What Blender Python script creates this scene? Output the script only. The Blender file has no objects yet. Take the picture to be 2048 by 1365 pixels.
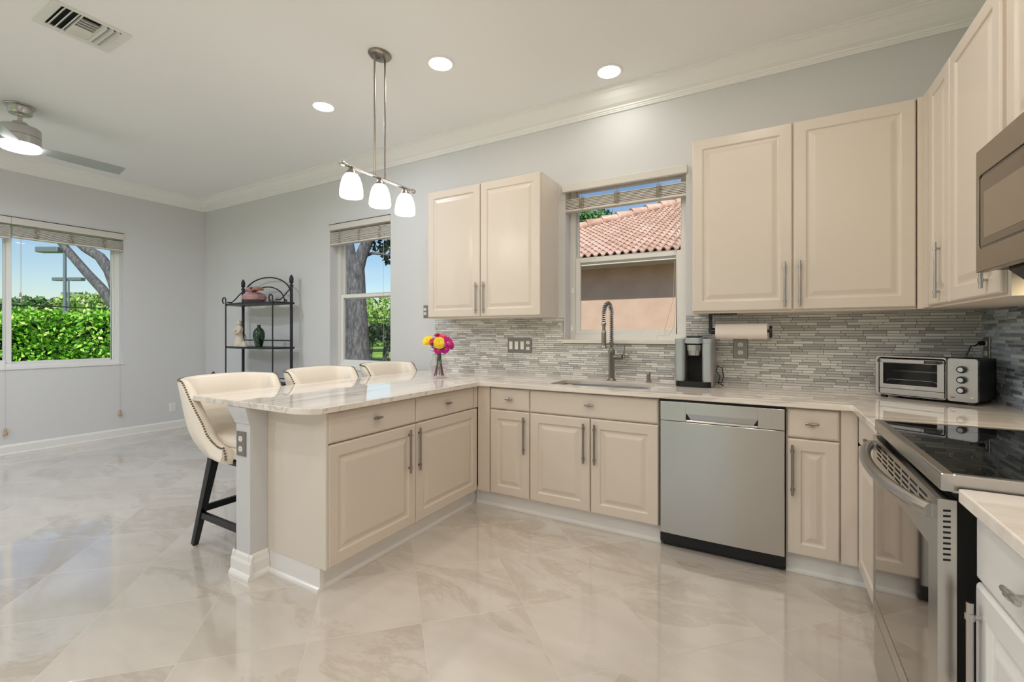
import bpy, bmesh, math, random
import numpy as np
from mathutils import Vector, Matrix, Quaternion
random.seed(7)
rng = np.random.default_rng(11)
PI = math.pi
R = math.radians
C = bpy.context.scene.collection
SC = bpy.context.scene

# ------------------------------------------------------------------ camera
H = 1.25
cam_d = bpy.data.cameras.new('camera')
cam = bpy.data.objects.new('camera', cam_d)
C.objects.link(cam)
cam.location = (0, 0, H)
cam.rotation_euler = (PI / 2, 0, R(29.545))
cam_d.sensor_fit = 'HORIZONTAL'
cam_d.sensor_width = 36.0
cam_d.lens = 910.2 / 2048 * 36.0
cam_d.shift_y = -(682.5 - 666.9) / 2048
cam_d.clip_start = 0.02
cam_d.clip_end = 400
SC.camera = cam

# ------------------------------------------------------------------ view
SC.view_settings.view_transform = 'Standard'
SC.view_settings.look = 'None'
SC.view_settings.gamma = 1.0
SC.view_settings.exposure = 0.0
SC.view_settings.use_curve_mapping = False
SC.cycles.use_denoising = True
SC.cycles.max_bounces = 10
SC.cycles.diffuse_bounces = 6
SC.cycles.glossy_bounces = 5
SC.cycles.transparent_max_bounces = 16
SC.cycles.caustics_reflective = False
SC.cycles.caustics_refractive = False
SC.cycles.sample_clamp_indirect = 4.0

# ------------------------------------------------------------------ sky and sun
SUN_DIR = Vector((0.75, -1.0, 1.12)).normalized()
world = bpy.data.worlds.new('world')
SC.world = world
world.use_nodes = True
wn = world.node_tree
wn.nodes.clear()
w_out = wn.nodes.new('ShaderNodeOutputWorld')
w_bg = wn.nodes.new('ShaderNodeBackground')
w_sky = wn.nodes.new('ShaderNodeTexSky')
w_sky.sky_type = 'NISHITA'
w_sky.sun_disc = False
w_sky.sun_elevation = math.asin(SUN_DIR.z)
w_sky.sun_rotation = math.atan2(SUN_DIR.x, SUN_DIR.y)
w_sky.air_density = 1.0
w_sky.dust_density = 0.6
w_sky.ozone_density = 1.6
w_bg.inputs['Strength'].default_value = 0.125
w_gam = wn.nodes.new('ShaderNodeHueSaturation')
w_gam.inputs['Saturation'].default_value = 1.1
wn.links.new(w_sky.outputs[0], w_gam.inputs['Color'])
# thin clouds
w_tc = wn.nodes.new('ShaderNodeTexCoord')
w_no = wn.nodes.new('ShaderNodeTexNoise')
w_no.inputs['Scale'].default_value = 3.0
w_no.inputs['Detail'].default_value = 6.0
w_map = wn.nodes.new('ShaderNodeMapping')
w_map.inputs['Scale'].default_value = (1, 1, 3.5)
w_ramp = wn.nodes.new('ShaderNodeValToRGB')
w_ramp.color_ramp.elements[0].position = 0.5
w_ramp.color_ramp.elements[0].color = (0, 0, 0, 1)
w_ramp.color_ramp.elements[1].position = 0.8
w_ramp.color_ramp.elements[1].color = (.55, .55, .55, 1)
w_mix = wn.nodes.new('ShaderNodeMix')
w_mix.data_type = 'RGBA'
w_mix.inputs[7].default_value = (6.4, 6.7, 7.0, 1)
wn.links.new(w_tc.outputs['Generated'], w_map.inputs['Vector'])
wn.links.new(w_map.outputs[0], w_no.inputs['Vector'])
wn.links.new(w_no.outputs['Fac'], w_ramp.inputs[0])
wn.links.new(w_ramp.outputs[0], w_mix.inputs[0])
wn.links.new(w_gam.outputs[0], w_mix.inputs[6])
wn.links.new(w_mix.outputs[2], w_bg.inputs['Color'])
wn.links.new(w_bg.outputs[0], w_out.inputs['Surface'])

sun_d = bpy.data.lights.new('sun', 'SUN')
sun_d.energy = 4.5
sun_d.color = (1.0, 0.95, 0.86)
sun_d.angle = R(0.6)
sun = bpy.data.objects.new('sun', sun_d)
sun.rotation_euler = SUN_DIR.to_track_quat('Z', 'Y').to_euler()
sun.location = SUN_DIR * 40
C.objects.link(sun)

# lamp powers (the lamps themselves are built with their fixtures below)
P_CAN, P_PEND, P_FAN = 14.0, 1.0, 18.0
WARM, COOL = (1.0, 0.90, 0.81), (0.87, 0.955, 1.10)

# ------------------------------------------------------------------ main planes
YW, XL, XR, YF, ZC = 3.39, -6.80, 1.0, -4.2, 3.05
ZCT, ZCB = 0.902, 0.872
FACE_B, FACE_P, FACE_R = 2.745, -1.84, 0.371
UPY, UPX = 3.06, 0.68

# ------------------------------------------------------------------ materials
def lin(h):
    c = [int(h[i:i + 2], 16) / 255 for i in (0, 2, 4)]
    return tuple(x / 12.92 if x <= .04045 else ((x + .055) / 1.055) ** 2.4 for x in c) + (1.0,)

def pmat(name, col, rough=.5, metal=0.0, spec=.5, **kw):
    m = bpy.data.materials.new(name)
    m.use_nodes = True
    b = m.node_tree.nodes['Principled BSDF']
    b.inputs['Base Color'].default_value = lin(col) if isinstance(col, str) else tuple(col) + (1.0,)
    b.inputs['Roughness'].default_value = rough
    b.inputs['Metallic'].default_value = metal
    b.inputs['Specular IOR Level'].default_value = spec
    for k, v in kw.items():
        b.inputs[k.replace('_', ' ')].default_value = v
    return m

class NT:
    """small node-graph helper on a principled material"""
    def __init__(s, m):
        s.t = m.node_tree
        s.b = s.t.nodes['Principled BSDF']
    def n(s, typ, **kw):
        x = s.t.nodes.new(typ)
        for k, v in kw.items():
            setattr(x, k, v)
        return x
    def l(s, a, b):
        s.t.links.new(a, b)
    def val(s, x, sock):
        if hasattr(x, 'is_linked') or hasattr(x, 'links'):
            s.l(x, sock)
        else:
            sock.default_value = x
    def math(s, op, a, b=0.0, c=None):
        x = s.n('ShaderNodeMath', operation=op)
        s.val(a, x.inputs[0]); s.val(b, x.inputs[1])
        if c is not None:
            s.val(c, x.inputs[2])
        return x.outputs[0]
    def pos(s):
        return s.n('ShaderNodeNewGeometry').outputs['Position']
    def obj(s):
        return s.n('ShaderNodeTexCoord').outputs['Object']
    def mapping(s, v, scale=(1, 1, 1), rot=(0, 0, 0), loc=(0, 0, 0)):
        x = s.n('ShaderNodeMapping')
        s.l(v, x.inputs['Vector'])
        x.inputs['Scale'].default_value = scale
        x.inputs['Rotation'].default_value = rot
        x.inputs['Location'].default_value = loc
        return x.outputs[0]
    def noise(s, v, scale, detail=4, rough=.55, dist=0.0):
        x = s.n('ShaderNodeTexNoise')
        if v is not None:
            s.l(v, x.inputs['Vector'])
        x.inputs['Scale'].default_value = scale
        x.inputs['Detail'].default_value = detail
        x.inputs['Roughness'].default_value = rough
        x.inputs['Distortion'].default_value = dist
        return x.outputs['Fac']
    def ramp(s, f, stops):
        x = s.n('ShaderNodeValToRGB')
        s.l(f, x.inputs[0])
        e = x.color_ramp.elements
        while len(e) < len(stops):
            e.new(.5)
        for i, (p, c) in enumerate(stops):
            e[i].position = p
            e[i].color = lin(c) if isinstance(c, str) else (c, c, c, 1)
        return x.outputs[0]
    def mix(s, f, a, b):
        x = s.n('ShaderNodeMix', data_type='RGBA')
        s.val(f, x.inputs[0])
        for q, i in ((a, 6), (b, 7)):
            if isinstance(q, str):
                x.inputs[i].default_value = lin(q)
            else:
                s.l(q, x.inputs[i])
        return x.outputs[2]
    def bump(s, h, strength=.2, dist=.01):
        x = s.n('ShaderNodeBump')
        x.inputs['Strength'].default_value = strength
        x.inputs['Distance'].default_value = dist
        s.l(h, x.inputs['Height'])
        s.l(x.outputs[0], s.b.inputs['Normal'])

M = {}
M['wall'] = pmat('wall_paint', 'd7d7d7', .6)
M['ceil'] = pmat('ceiling_paint', 'f8f8f7', .7)
M['crown'] = pmat('crown_paint', 'f8f7f4', .45)
M['kneep'] = pmat('knee_wall_paint', 'd0d0d2', .4)
M['trim'] = pmat('white_trim', 'ebe9e5', .32)
M['cab'] = pmat('cream_foil', 'd9cec1', .3, spec=.42)
M['cabside'] = pmat('cream_carcass', 'ddd4c8', .4)
M['cabwhite'] = pmat('white_panel', 'e9e8e6', .2)
M['steel'] = pmat('brushed_steel', (.56, .535, .50), .27, 1.0)
n = NT(M['steel'])
n.b.inputs['Anisotropic'].default_value = .8
n.b.inputs['Anisotropic Rotation'].default_value = .25
tg = n.n('ShaderNodeTangent', direction_type='RADIAL', axis='Z')
n.l(tg.outputs[0], n.b.inputs['Tangent'])
M['steelv'] = pmat('satin_steel', (.53, .51, .49), .24, 1.0)
M['nickel'] = pmat('brushed_nickel', (.34, .305, .27), .3, 1.0)
M['chrome'] = pmat('polished_metal', (.75, .74, .73), .12, 1.0)
M['black'] = pmat('black_plastic', '0c0c0d', .35)
M['blackm'] = pmat('matte_black', '060606', .7)
M['blackg'] = pmat('black_glass', (.004, .004, .005), .025, 0, .6)
M['iron'] = pmat('wrought_iron', '1b1d22', .42)
M['espresso'] = pmat('espresso_wood', '0d0d12', .4)
M['vinyl'] = pmat('ivory_leather', 'efe6d8', .34)
n = NT(M['vinyl'])
n.bump(n.noise(n.obj(), 160, 3), .06, .002)
M['nail'] = pmat('bronze_nail', (.22, .17, .12), .3, 1.0)
M['blind'] = pmat('blind_slat', 'd9d4cc', .45)
M['cord'] = pmat('cord', 'c9bfae', .8)
M['tape'] = pmat('ladder_tape', 'a69a8a', .8)
M['wood'] = pmat('tassel_wood', 'b99a78', .5)
M['almond'] = pmat('receptacle', 'efe8da', .35)
M['plate'] = pmat('steel_plate', (.27, .25, .24), .35, .9)
M['whitep'] = pmat('white_plastic', 'eeece8', .35)
M['slot'] = pmat('dark_slot', '050505', .8)
M['paper'] = pmat('paper_towel', 'efe6de', .9)
M['silver'] = pmat('silver_plastic', (.50, .51, .53), .3, .75)
M['darkgrey'] = pmat('dark_grey_plastic', '3b3d40', .35)
M['grille'] = pmat('vent_enamel', 'e7e8e3', .4)
M['bladem'] = pmat('fan_blade', 'aab2b0', .4)
M['terracotta'] = pmat('pink_ceramic', 'b78c88', .5)
M['petal_bow'] = pmat('bow_clay', 'b07a66', .5)
M['stone'] = pmat('figurine_resin', 'd7cbb8', .7)
M['greeng'] = pmat('green_ceramic', '12401f', .08, 0, .7)
n = NT(M['greeng'])
n.l(n.ramp(n.noise(n.obj(), 26, 4), [(.4, '06180c'), (.56, '0f3a1b'), (.7, '3c7a44')]), n.b.inputs['Base Color'])
n = NT(M['terracotta'])
n.l(n.ramp(n.noise(n.obj(), 14, 5), [(.35, '9c7078'), (.6, 'c49a98'), (.75, 'd6b4ac')]), n.b.inputs['Base Color'])

def emis(name, col, strength):
    m = bpy.data.materials.new(name)
    m.use_nodes = True
    t = m.node_tree
    t.nodes.clear()
    o = t.nodes.new('ShaderNodeOutputMaterial')
    e = t.nodes.new('ShaderNodeEmission')
    e.inputs[0].default_value = tuple(col) + (1,)
    e.inputs[1].default_value = strength
    t.links.new(e.outputs[0], o.inputs[0])
    return m
M['lens'] = emis('lamp_lens', (1, .96, .88), 9.0)
M['shade'] = emis('lit_opal_glass', (1, .95, .88), 9.0)
M['fanlens'] = emis('fan_lens', (1, .98, .95), 7.0)

def glass(name, tint, refl=1.0):
    m = bpy.data.materials.new(name)
    m.use_nodes = True
    t = m.node_tree
    t.nodes.clear()
    o = t.nodes.new('ShaderNodeOutputMaterial')
    tr = t.nodes.new('ShaderNodeBsdfTransparent')
    tr.inputs[0].default_value = tuple(tint) + (1,)
    gl = t.nodes.new('ShaderNodeBsdfGlossy')
    gl.inputs['Roughness'].default_value = .01
    fr = t.nodes.new('ShaderNodeFresnel')
    fr.inputs['IOR'].default_value = 1.35
    mu = t.nodes.new('ShaderNodeMath')
    mu.operation = 'MULTIPLY'
    mu.inputs[1].default_value = refl
    mx = t.nodes.new('ShaderNodeMixShader')
    t.links.new(fr.outputs[0], mu.inputs[0])
    ge = t.nodes.new('ShaderNodeNewGeometry')
    iv = t.nodes.new('ShaderNodeMath'); iv.operation = 'SUBTRACT'; iv.inputs[0].default_value = 1.0
    m2 = t.nodes.new('ShaderNodeMath'); m2.operation = 'MULTIPLY'
    t.links.new(ge.outputs['Backfacing'], iv.inputs[1]); t.links.new(iv.outputs[0], m2.inputs[0]); t.links.new(mu.outputs[0], m2.inputs[1])
    t.links.new(m2.outputs[0], mx.inputs[0])
    t.links.new(tr.outputs[0], mx.inputs[1])
    t.links.new(gl.outputs[0], mx.inputs[2])
    t.links.new(mx.outputs[0], o.inputs[0])
    return m
M['glass'] = glass('window_glass', (.985, .99, .985), .8)
M['vaseglass'] = glass('vase_glass', (.95, .955, .955), 2.2)
M['water'] = glass('pink_water', (.97, .87, .95), .4)
M['ovenglass'] = glass('oven_glass', (.8, .76, .7), 1.2)

# floor : polished marble-look tiles laid on the diagonal
M['floor'] = pmat('floor_tile', 'd8cab8', .1, spec=1.0)
n = NT(M['floor'])
sp = n.n('ShaderNodeSeparateXYZ')
n.l(n.pos(), sp.inputs[0])
X, Y = sp.outputs[0], sp.outputs[1]
s = n.math('ADD', X, Y)
p = n.math('DIVIDE', n.math('ADD', n.math('MULTIPLY', s, -.70711), .149), .457)
d = n.math('SUBTRACT', Y, X)
q = n.math('DIVIDE', n.math('SUBTRACT', n.math('MULTIPLY', d, .70711), 2.452), .459)
def edge(t):
    fr = n.math('FRACT', t)
    a = n.math('ABSOLUTE', n.math('SUBTRACT', fr, .5))
    return n.math('GREATER_THAN', a, .5 - .0036)
grout = n.math('MAXIMUM', edge(p), edge(q))
cmb = n.n('ShaderNodeCombineXYZ')
n.l(n.math('FLOOR', p), cmb.inputs[0]); n.l(n.math('FLOOR', q), cmb.inputs[1])
wnz = n.n('ShaderNodeTexWhiteNoise')
n.l(cmb.outputs[0], wnz.inputs['Vector'])
off = n.n('ShaderNodeVectorMath', operation='SCALE')
n.l(wnz.outputs['Color'], off.inputs[0]); off.inputs['Scale'].default_value = 9.0
add = n.n('ShaderNodeVectorMath', operation='ADD')
n.l(n.mapping(n.pos(), (.7, 1.9, 1), (0, 0, R(-35))), add.inputs[0]); n.l(off.outputs[0], add.inputs[1])
cloud = n.noise(add.outputs[0], 1.3, 9, .6, .35)
base = n.ramp(cloud, [(.28, 'bdb4a9'), (.45, 'c7bfb5'), (.58, 'd0c9c0'), (.76, 'c6bdb1')])
vein = n.noise(add.outputs[0], 1.5, 12, .72, .8)
vm = n.math('SUBTRACT', 1.0, n.math('MULTIPLY', n.math('ABSOLUTE', n.math('SUBTRACT', vein, .5)), 16.0))
gate = n.math('GREATER_THAN', n.noise(add.outputs[0], .8, 3), .52)
vm = n.math('MULTIPLY', n.math('MULTIPLY', n.math('MAXIMUM', vm, 0.0), .42), gate)
base = n.mix(vm, base, 'ab9b88')
base = n.mix(n.math('MULTIPLY', grout, .8), base, 'c9bfb0')
n.l(base, n.b.inputs['Base Color'])
n.l(n.math('ADD', n.math('MULTIPLY', grout, .5), .1), n.b.inputs['Roughness'])
n.b.inputs['Coat Weight'].default_value = .45
n.b.inputs['Coat IOR'].default_value = 1.8
n.b.inputs['Coat Roughness'].default_value = .05
n.bump(n.math('SUBTRACT', 1.0, grout), .12, .002)

# counter : polished quartzite, veins run along each leg of the worktop
M['counter'] = pmat('quartzite', 'd9cdb9', .035, spec=.9)
n = NT(M['counter'])
sp = n.n('ShaderNodeSeparateXYZ')
n.l(n.pos(), sp.inputs[0])
leg = n.math('LESS_THAN', sp.outputs[0], -1.806)
mA = n.mapping(n.pos(), (.55, 5.0, 5.0), (0, 0, R(4)))
mB = n.mapping(n.pos(), (5.0, .55, 5.0), (0, 0, R(8)), (3, 2, 0))
mv = n.n('ShaderNodeMix', data_type='VECTOR')
n.l(leg, mv.inputs[0]); n.l(mA, mv.inputs[4]); n.l(mB, mv.inputs[5])
vec = mv.outputs[1]
c1 = n.noise(vec, 1.3, 8, .6, .6)
base = n.ramp(c1, [(.28, 'd8cec2'), (.42, 'e4dbd0'), (.56, 'efe8df'), (.74, 'e2d7c8')])
c2 = n.noise(vec, .9, 8, .55, .8)
vm = n.math('SUBTRACT', 1.0, n.math('MULTIPLY', n.math('ABSOLUTE', n.math('SUBTRACT', c2, .52)), 42.0))
gate = n.math('GREATER_THAN', n.noise(vec, .9, 3), .5)
vm = n.math('MULTIPLY', n.math('MULTIPLY', n.math('MAXIMUM', vm, 0.0), .4), gate)
n.l(n.mix(vm, base, '85796c'), n.b.inputs['Base Color'])

def attr_mat(name, stops, rough, rough_stops=None, bump=None, trans=None, metal=None):
    m = pmat(name, 'ffffff', rough)
    n = NT(m)
    a = n.n('ShaderNodeAttribute', attribute_name='rnd')
    sp = n.n('ShaderNodeSeparateColor')
    n.l(a.outputs['Color'], sp.inputs[0])
    n.l(n.ramp(sp.outputs[0], stops), n.b.inputs['Base Color'])
    if rough_stops:
        n.l(n.ramp(sp.outputs[1], rough_stops), n.b.inputs['Roughness'])
    if metal:
        n.l(n.ramp(sp.outputs[1], metal), n.b.inputs['Metallic'])
    return m
M['tile'] = attr_mat('glass_strip_tile', [(0, 'b0aeab'), (.3, 'c8c6c2'), (.55, 'd6d3ce'), (.8, 'e4e1dc'), (1, 'f3f0ec')], .15,
                     [(0, .06), (.45, .16), (.62, .4), (1, .55)])
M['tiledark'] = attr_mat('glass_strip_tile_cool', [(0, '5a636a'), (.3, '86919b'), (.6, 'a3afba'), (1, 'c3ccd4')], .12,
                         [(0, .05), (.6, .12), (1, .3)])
M['grout'] = pmat('tile_grout', 'b9b6ae', .8)
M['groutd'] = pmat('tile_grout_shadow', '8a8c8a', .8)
M['leaf'] = attr_mat('hedge_leaf', [(0, '3c8418'), (.4, '74bf2a'), (.75, 'a5dc4a'), (1, 'd3ee86')], .5)
M['leafdark'] = attr_mat('oak_leaf', [(0, '16241c'), (.6, '2e4630'), (1, '587048')], .55)
M['leafpale'] = attr_mat('far_leaf', [(0, '5f8a3a'), (.5, '8fb357'), (1, 'c2d488')], .6)
M['leafmid'] = attr_mat('mid_leaf', [(0, '274a22'), (.5, '4a7c3a'), (1, '86aa62')], .55)
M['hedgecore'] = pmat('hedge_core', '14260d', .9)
M['bark'] = pmat('bark', '7d7468', .9)
n = NT(M['bark'])
f = n.noise(n.mapping(n.obj(), (5, 5, 1.4)), 5.0, 8, .65)
n.l(n.ramp(f, [(.3, '34353a'), (.5, '5f6064'), (.72, '8a8a8a')]), n.b.inputs['Base Color'])
n.bump(f, .5, .03)
M['lawn'] = pmat('lawn', '7fa84a', .9)
n = NT(M['lawn'])
n.l(n.ramp(n.noise(n.pos(), 1.2, 6), [(.3, '5f8a30'), (.7, 'a3c25c')]), n.b.inputs['Base Color'])
M['stucco'] = pmat('peach_stucco', 'd6b8a2', .9)
n = NT(M['stucco'])
f = n.noise(n.pos(), 60, 5)
n.bump(f, .3, .01)
n.l(n.ramp(n.noise(n.pos(), 3, 5), [(.3, 'cdb09a'), (.7, 'dabfab')]), n.b.inputs['Base Color'])
M['fascia'] = pmat('fascia_white', 'e8e2da', .5)
M['rooftile'] = pmat('clay_tile', 'd9a58b', .85)
n = NT(M['rooftile'])
n.l(n.ramp(n.noise(n.pos(), 2.4, 8, .7), [(.3, 'a98473'), (.5, 'c8a898'), (.72, 'dcc8bd')]), n.b.inputs['Base Color'])
M['pole'] = pmat('galvanised_pole', '6f7b86', .5, .3)
M['cable'] = pmat('cable', '22262a', .6)

# ------------------------------------------------------------------ mesh helper
WL = {}
class MB:
    def __init__(s):
        s.v, s.f, s.sm, s.mi = [], [], [], []
    def add(s, vs, fs, smooth=False, mi=0):
        o = len(s.v)
        s.v += [tuple(x) for x in vs]
        for f in fs:
            s.f.append([i + o for i in f]); s.sm.append(smooth); s.mi.append(mi)
        return s
    def box(s, x0, x1, y0, y1, z0, z1, mi=0):
        vs = [(x, y, z) for z in (z0, z1) for y in (y0, y1) for x in (x0, x1)]
        return s.add(vs, [(0, 2, 3, 1), (4, 5, 7, 6), (0, 1, 5, 4), (2, 6, 7, 3), (0, 4, 6, 2), (1, 3, 7, 5)], False, mi)
    def hexa(s, pts, mi=0):
        return s.add(pts, [(0, 2, 3, 1), (4, 5, 7, 6), (0, 1, 5, 4), (2, 6, 7, 3), (0, 4, 6, 2), (1, 3, 7, 5)], False, mi)
    def fbox(s, fr, u0, u1, v0, v1, n0, n1, mi=0):
        return s.hexa([fr(u, v, w) for w in (n0, n1) for v in (v0, v1) for u in (u0, u1)], mi)
    def bar(s, a, b, w, d, up=(0, 0, 1), mi=0, w2=None, d2=None):
        a, b = Vector(a), Vector(b)
        t = (b - a).normalized(); u = Vector(up)
        x = t.cross(u)
        if x.length < 1e-4:
            x = t.cross(Vector((1, 0, 0)))
        x.normalize(); y = x.cross(t).normalized()
        w2 = w if w2 is None else w2; d2 = d if d2 is None else d2
        pts = []
        for c, ww, dd in ((a, w, d), (b, w2, d2)):
            for j in (-1, 1):
                for i in (-1, 1):
                    pts.append(c + x * i * ww / 2 + y * j * dd / 2)
        return s.hexa(pts, mi)
    def tube(s, pts, r, seg=10, cap=True, closed=False, smooth=True, mi=0):
        pts = [Vector(p) for p in pts]; m = len(pts)
        rs = r if isinstance(r, (list, tuple)) else [r] * m
        T = []
        for i in range(m):
            a = pts[(i - 1) % m] if (closed or i > 0) else pts[i]
            b = pts[(i + 1) % m] if (closed or i < m - 1) else pts[i]
            d = (b - a)
            T.append(d.normalized() if d.length > 1e-9 else Vector((0, 0, 1)))
        ref = Vector((0, 0, 1)) if abs(T[0].z) < .9 else Vector((1, 0, 0))
        nrm = (ref - T[0] * ref.dot(T[0])).normalized()
        vs = []
        for i in range(m):
            nrm = nrm - T[i] * nrm.dot(T[i])
            nrm = nrm.normalized() if nrm.length > 1e-6 else T[i].orthogonal().normalized()
            bn = T[i].cross(nrm)
            for k in range(seg):
                a = 2 * PI * k / seg
                vs.append(pts[i] + (nrm * math.cos(a) + bn * math.sin(a)) * rs[i])
        fs = []
        for i in range(m if closed else m - 1):
            j = (i + 1) % m
            for k in range(seg):
                k2 = (k + 1) % seg
                fs.append((i * seg + k, i * seg + k2, j * seg + k2, j * seg + k))
        s.add(vs, fs, smooth, mi)
        if cap and not closed:
            s.add(vs[:seg], [tuple(range(seg))[::-1]], False, mi)
            s.add(vs[-seg:], [tuple(range(seg))], False, mi)
        return s
    def cyl(s, a, b, r, seg=20, r2=None, mi=0, cap=True):
        return s.tube([a, b], [r, r if r2 is None else r2], seg, cap, mi=mi)
    def lathe(s, prof, c=(0, 0, 0), seg=32, axis='z', mi=0, smooth=True, sx=1.0, sy=1.0):
        vs, fs = [], []
        for (r, z) in prof:
            for k in range(seg):
                a = 2 * PI * k / seg
                x, y = r * math.cos(a) * sx, r * math.sin(a) * sy
                if axis == 'z':
                    vs.append((c[0] + x, c[1] + y, c[2] + z))
                elif axis == 'y':
                    vs.append((c[0] + x, c[1] + z, c[2] + y))
                else:
                    vs.append((c[0] + z, c[1] + x, c[2] + y))
        m = len(prof)
        for i in range(m - 1):
            for k in range(seg):
                k2 = (k + 1) % seg
                fs.append((i * seg + k, i * seg + k2, (i + 1) * seg + k2, (i + 1) * seg + k))
        if prof[0][0] > 1e-6:
            fs.append(tuple(range(seg))[::-1])
        if prof[-1][0] > 1e-6:
            fs.append(tuple((m - 1) * seg + k for k in range(seg)))
        return s.add(vs, fs, smooth, mi)
    def ball(s, c, r, seg=16, rings=10, mi=0, sc=(1, 1, 1)):
        vs, fs = [], []
        for i in range(rings + 1):
            t = PI * i / rings
            for k in range(seg):
                a = 2 * PI * k / seg
                vs.append((c[0] + r * sc[0] * math.sin(t) * math.cos(a), c[1] + r * sc[1] * math.sin(t) * math.sin(a), c[2] + r * sc[2] * math.cos(t)))
        for i in range(rings):
            for k in range(seg):
                k2 = (k + 1) % seg
                fs.append((i * seg + k, i * seg + k2, (i + 1) * seg + k2, (i + 1) * seg + k))
        return s.add(vs, fs, True, mi)
    def prism(s, poly, fr, n0, n1, holes=(), mi=0):
        """extrude polygon (u,v) with holes between n0 and n1 in frame fr"""
        bm = bmesh.new()
        edges = []
        for loop in [poly] + list(holes):
            vv = [bm.verts.new((a, b, 0)) for a, b in loop]
            for i in range(len(vv)):
                edges.append(bm.edges.new((vv[i], vv[(i + 1) % len(vv)])))
        bmesh.ops.triangle_fill(bm, use_beauty=True, use_dissolve=False, edges=edges)
        bm.verts.index_update()
        top = [[v.index for v in f.verts] for f in bm.faces]
        vs2 = [(v.co.x, v.co.y) for v in bm.verts]
        nv = len(vs2)
        bound = [(e.verts[0].index, e.verts[1].index) for e in bm.edges if len(e.link_faces) == 1]
        bm.free()
        vs = [fr(a, b, n0) for a, b in vs2] + [fr(a, b, n1) for a, b in vs2]
        fs = [tuple(f) for f in top] + [tuple(i + nv for i in f[::-1]) for f in top]
        fs += [(a, b, b + nv, a + nv) for a, b in bound]
        return s.add(vs, fs, False, mi)
    def rings(s, fr, u0, u1, v0, v1, prof, nback, mi=0):
        """concentric rectangles (inset, n): a moulded panel front"""
        vs, fs = [], []
        for ins, w in [(0, nback)] + prof:
            vs += [fr(u0 + ins, v0 + ins, w), fr(u1 - ins, v0 + ins, w), fr(u1 - ins, v1 - ins, w), fr(u0 + ins, v1 - ins, w)]
        m = len(prof) + 1
        for i in range(m - 1):
            for k in range(4):
                k2 = (k + 1) % 4
                fs.append((i * 4 + k, i * 4 + k2, (i + 1) * 4 + k2, (i + 1) * 4 + k))
        fs.append((0, 3, 2, 1)); o = (m - 1) * 4
        fs.append((o, o + 1, o + 2, o + 3))
        return s.add(vs, fs, False, mi)
    def build(s, name, mats, parent=None, loc=None, bevel=0, weld=True, seg=2, auto=None):
        """verts are world coordinates, or relative to loc when loc is given"""
        me = bpy.data.meshes.new(name)
        P = WL[parent] if parent is not None else Vector((0, 0, 0))
        if loc is None:
            L = P if parent is not None else Vector((0, 0, 0))
            vs = [(x - L.x, y - L.y, z - L.z) for x, y, z in s.v] if parent is not None else s.v
            oloc = Vector((0, 0, 0))
        else:
            L = Vector(loc); vs = s.v; oloc = L - P
        me.from_pydata(vs, [], s.f)
        for i, p in enumerate(me.polygons):
            p.use_smooth = s.sm[i]; p.material_index = s.mi[i]
        bm = bmesh.new(); bm.from_mesh(me)
        if weld:
            bmesh.ops.remove_doubles(bm, verts=bm.verts, dist=1e-6)
        bmesh.ops.recalc_face_normals(bm, faces=bm.faces)
        for e in bm.edges:
            if len(e.link_faces) == 2 and e.calc_face_angle(0) > R(36):
                e.smooth = False
        bm.to_mesh(me); bm.free()
        for m in (mats if isinstance(mats, (list, tuple)) else [mats]):
            me.materials.append(M[m] if isinstance(m, str) else m)
        o = bpy.data.objects.new(name, me)
        C.objects.link(o)
        o.location = oloc
        if parent is not None:
            o.parent = parent
        WL[o] = L
        if bevel:
            b = o.modifiers.new('bevel', 'BEVEL')
            b.width = bevel; b.segments = seg; b.limit_method = 'ANGLE'; b.angle_limit = R(40)
        return o

def tag(o, label, cat, group=None, kind=None):
    if label: o['label'] = label
    if cat: o['category'] = cat
    if group: o['group'] = group
    if kind: o['kind'] = kind
    return o
def thing(name, label, cat, loc=(0, 0, 0), group=None, kind=None):
    o = bpy.data.objects.new(name, None)
    C.objects.link(o)
    o.location = loc
    o.empty_display_size = .05
    WL[o] = Vector(loc)
    return tag(o, label, cat, group, kind)
def struct(o):
    o['kind'] = 'structure'
    return o
def copy_tree(o, parent=None):
    c = o.copy()
    C.objects.link(c)
    if parent is not None:
        c.parent = parent
    for ch in list(o.children):
        copy_tree(ch, c)
    return c

fz = lambda u, v, w: (u, v, w)                       # flat on z
def FB(y): return lambda u, v, w: (u, y - w, v)      # faces -y
def FR(x): return lambda u, v, w: (x - w, u, v)      # faces -x
def FP(x): return lambda u, v, w: (x + w, u, v)      # faces +x
rect = lambda a, b, c, d: [(a, c), (b, c), (b, d), (a, d)]
def rrect(a, b, c, d, r, k=5):
    out = []
    for cx, cy, s in ((b - r, c + r, -90), (b - r, d - r, 0), (a + r, d - r, 90), (a + r, c + r, 180)):
        for i in range(k + 1):
            t = R(s + 90 * i / k)
            out.append((cx + r * math.cos(t), cy + r * math.sin(t)))
    return out

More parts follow.
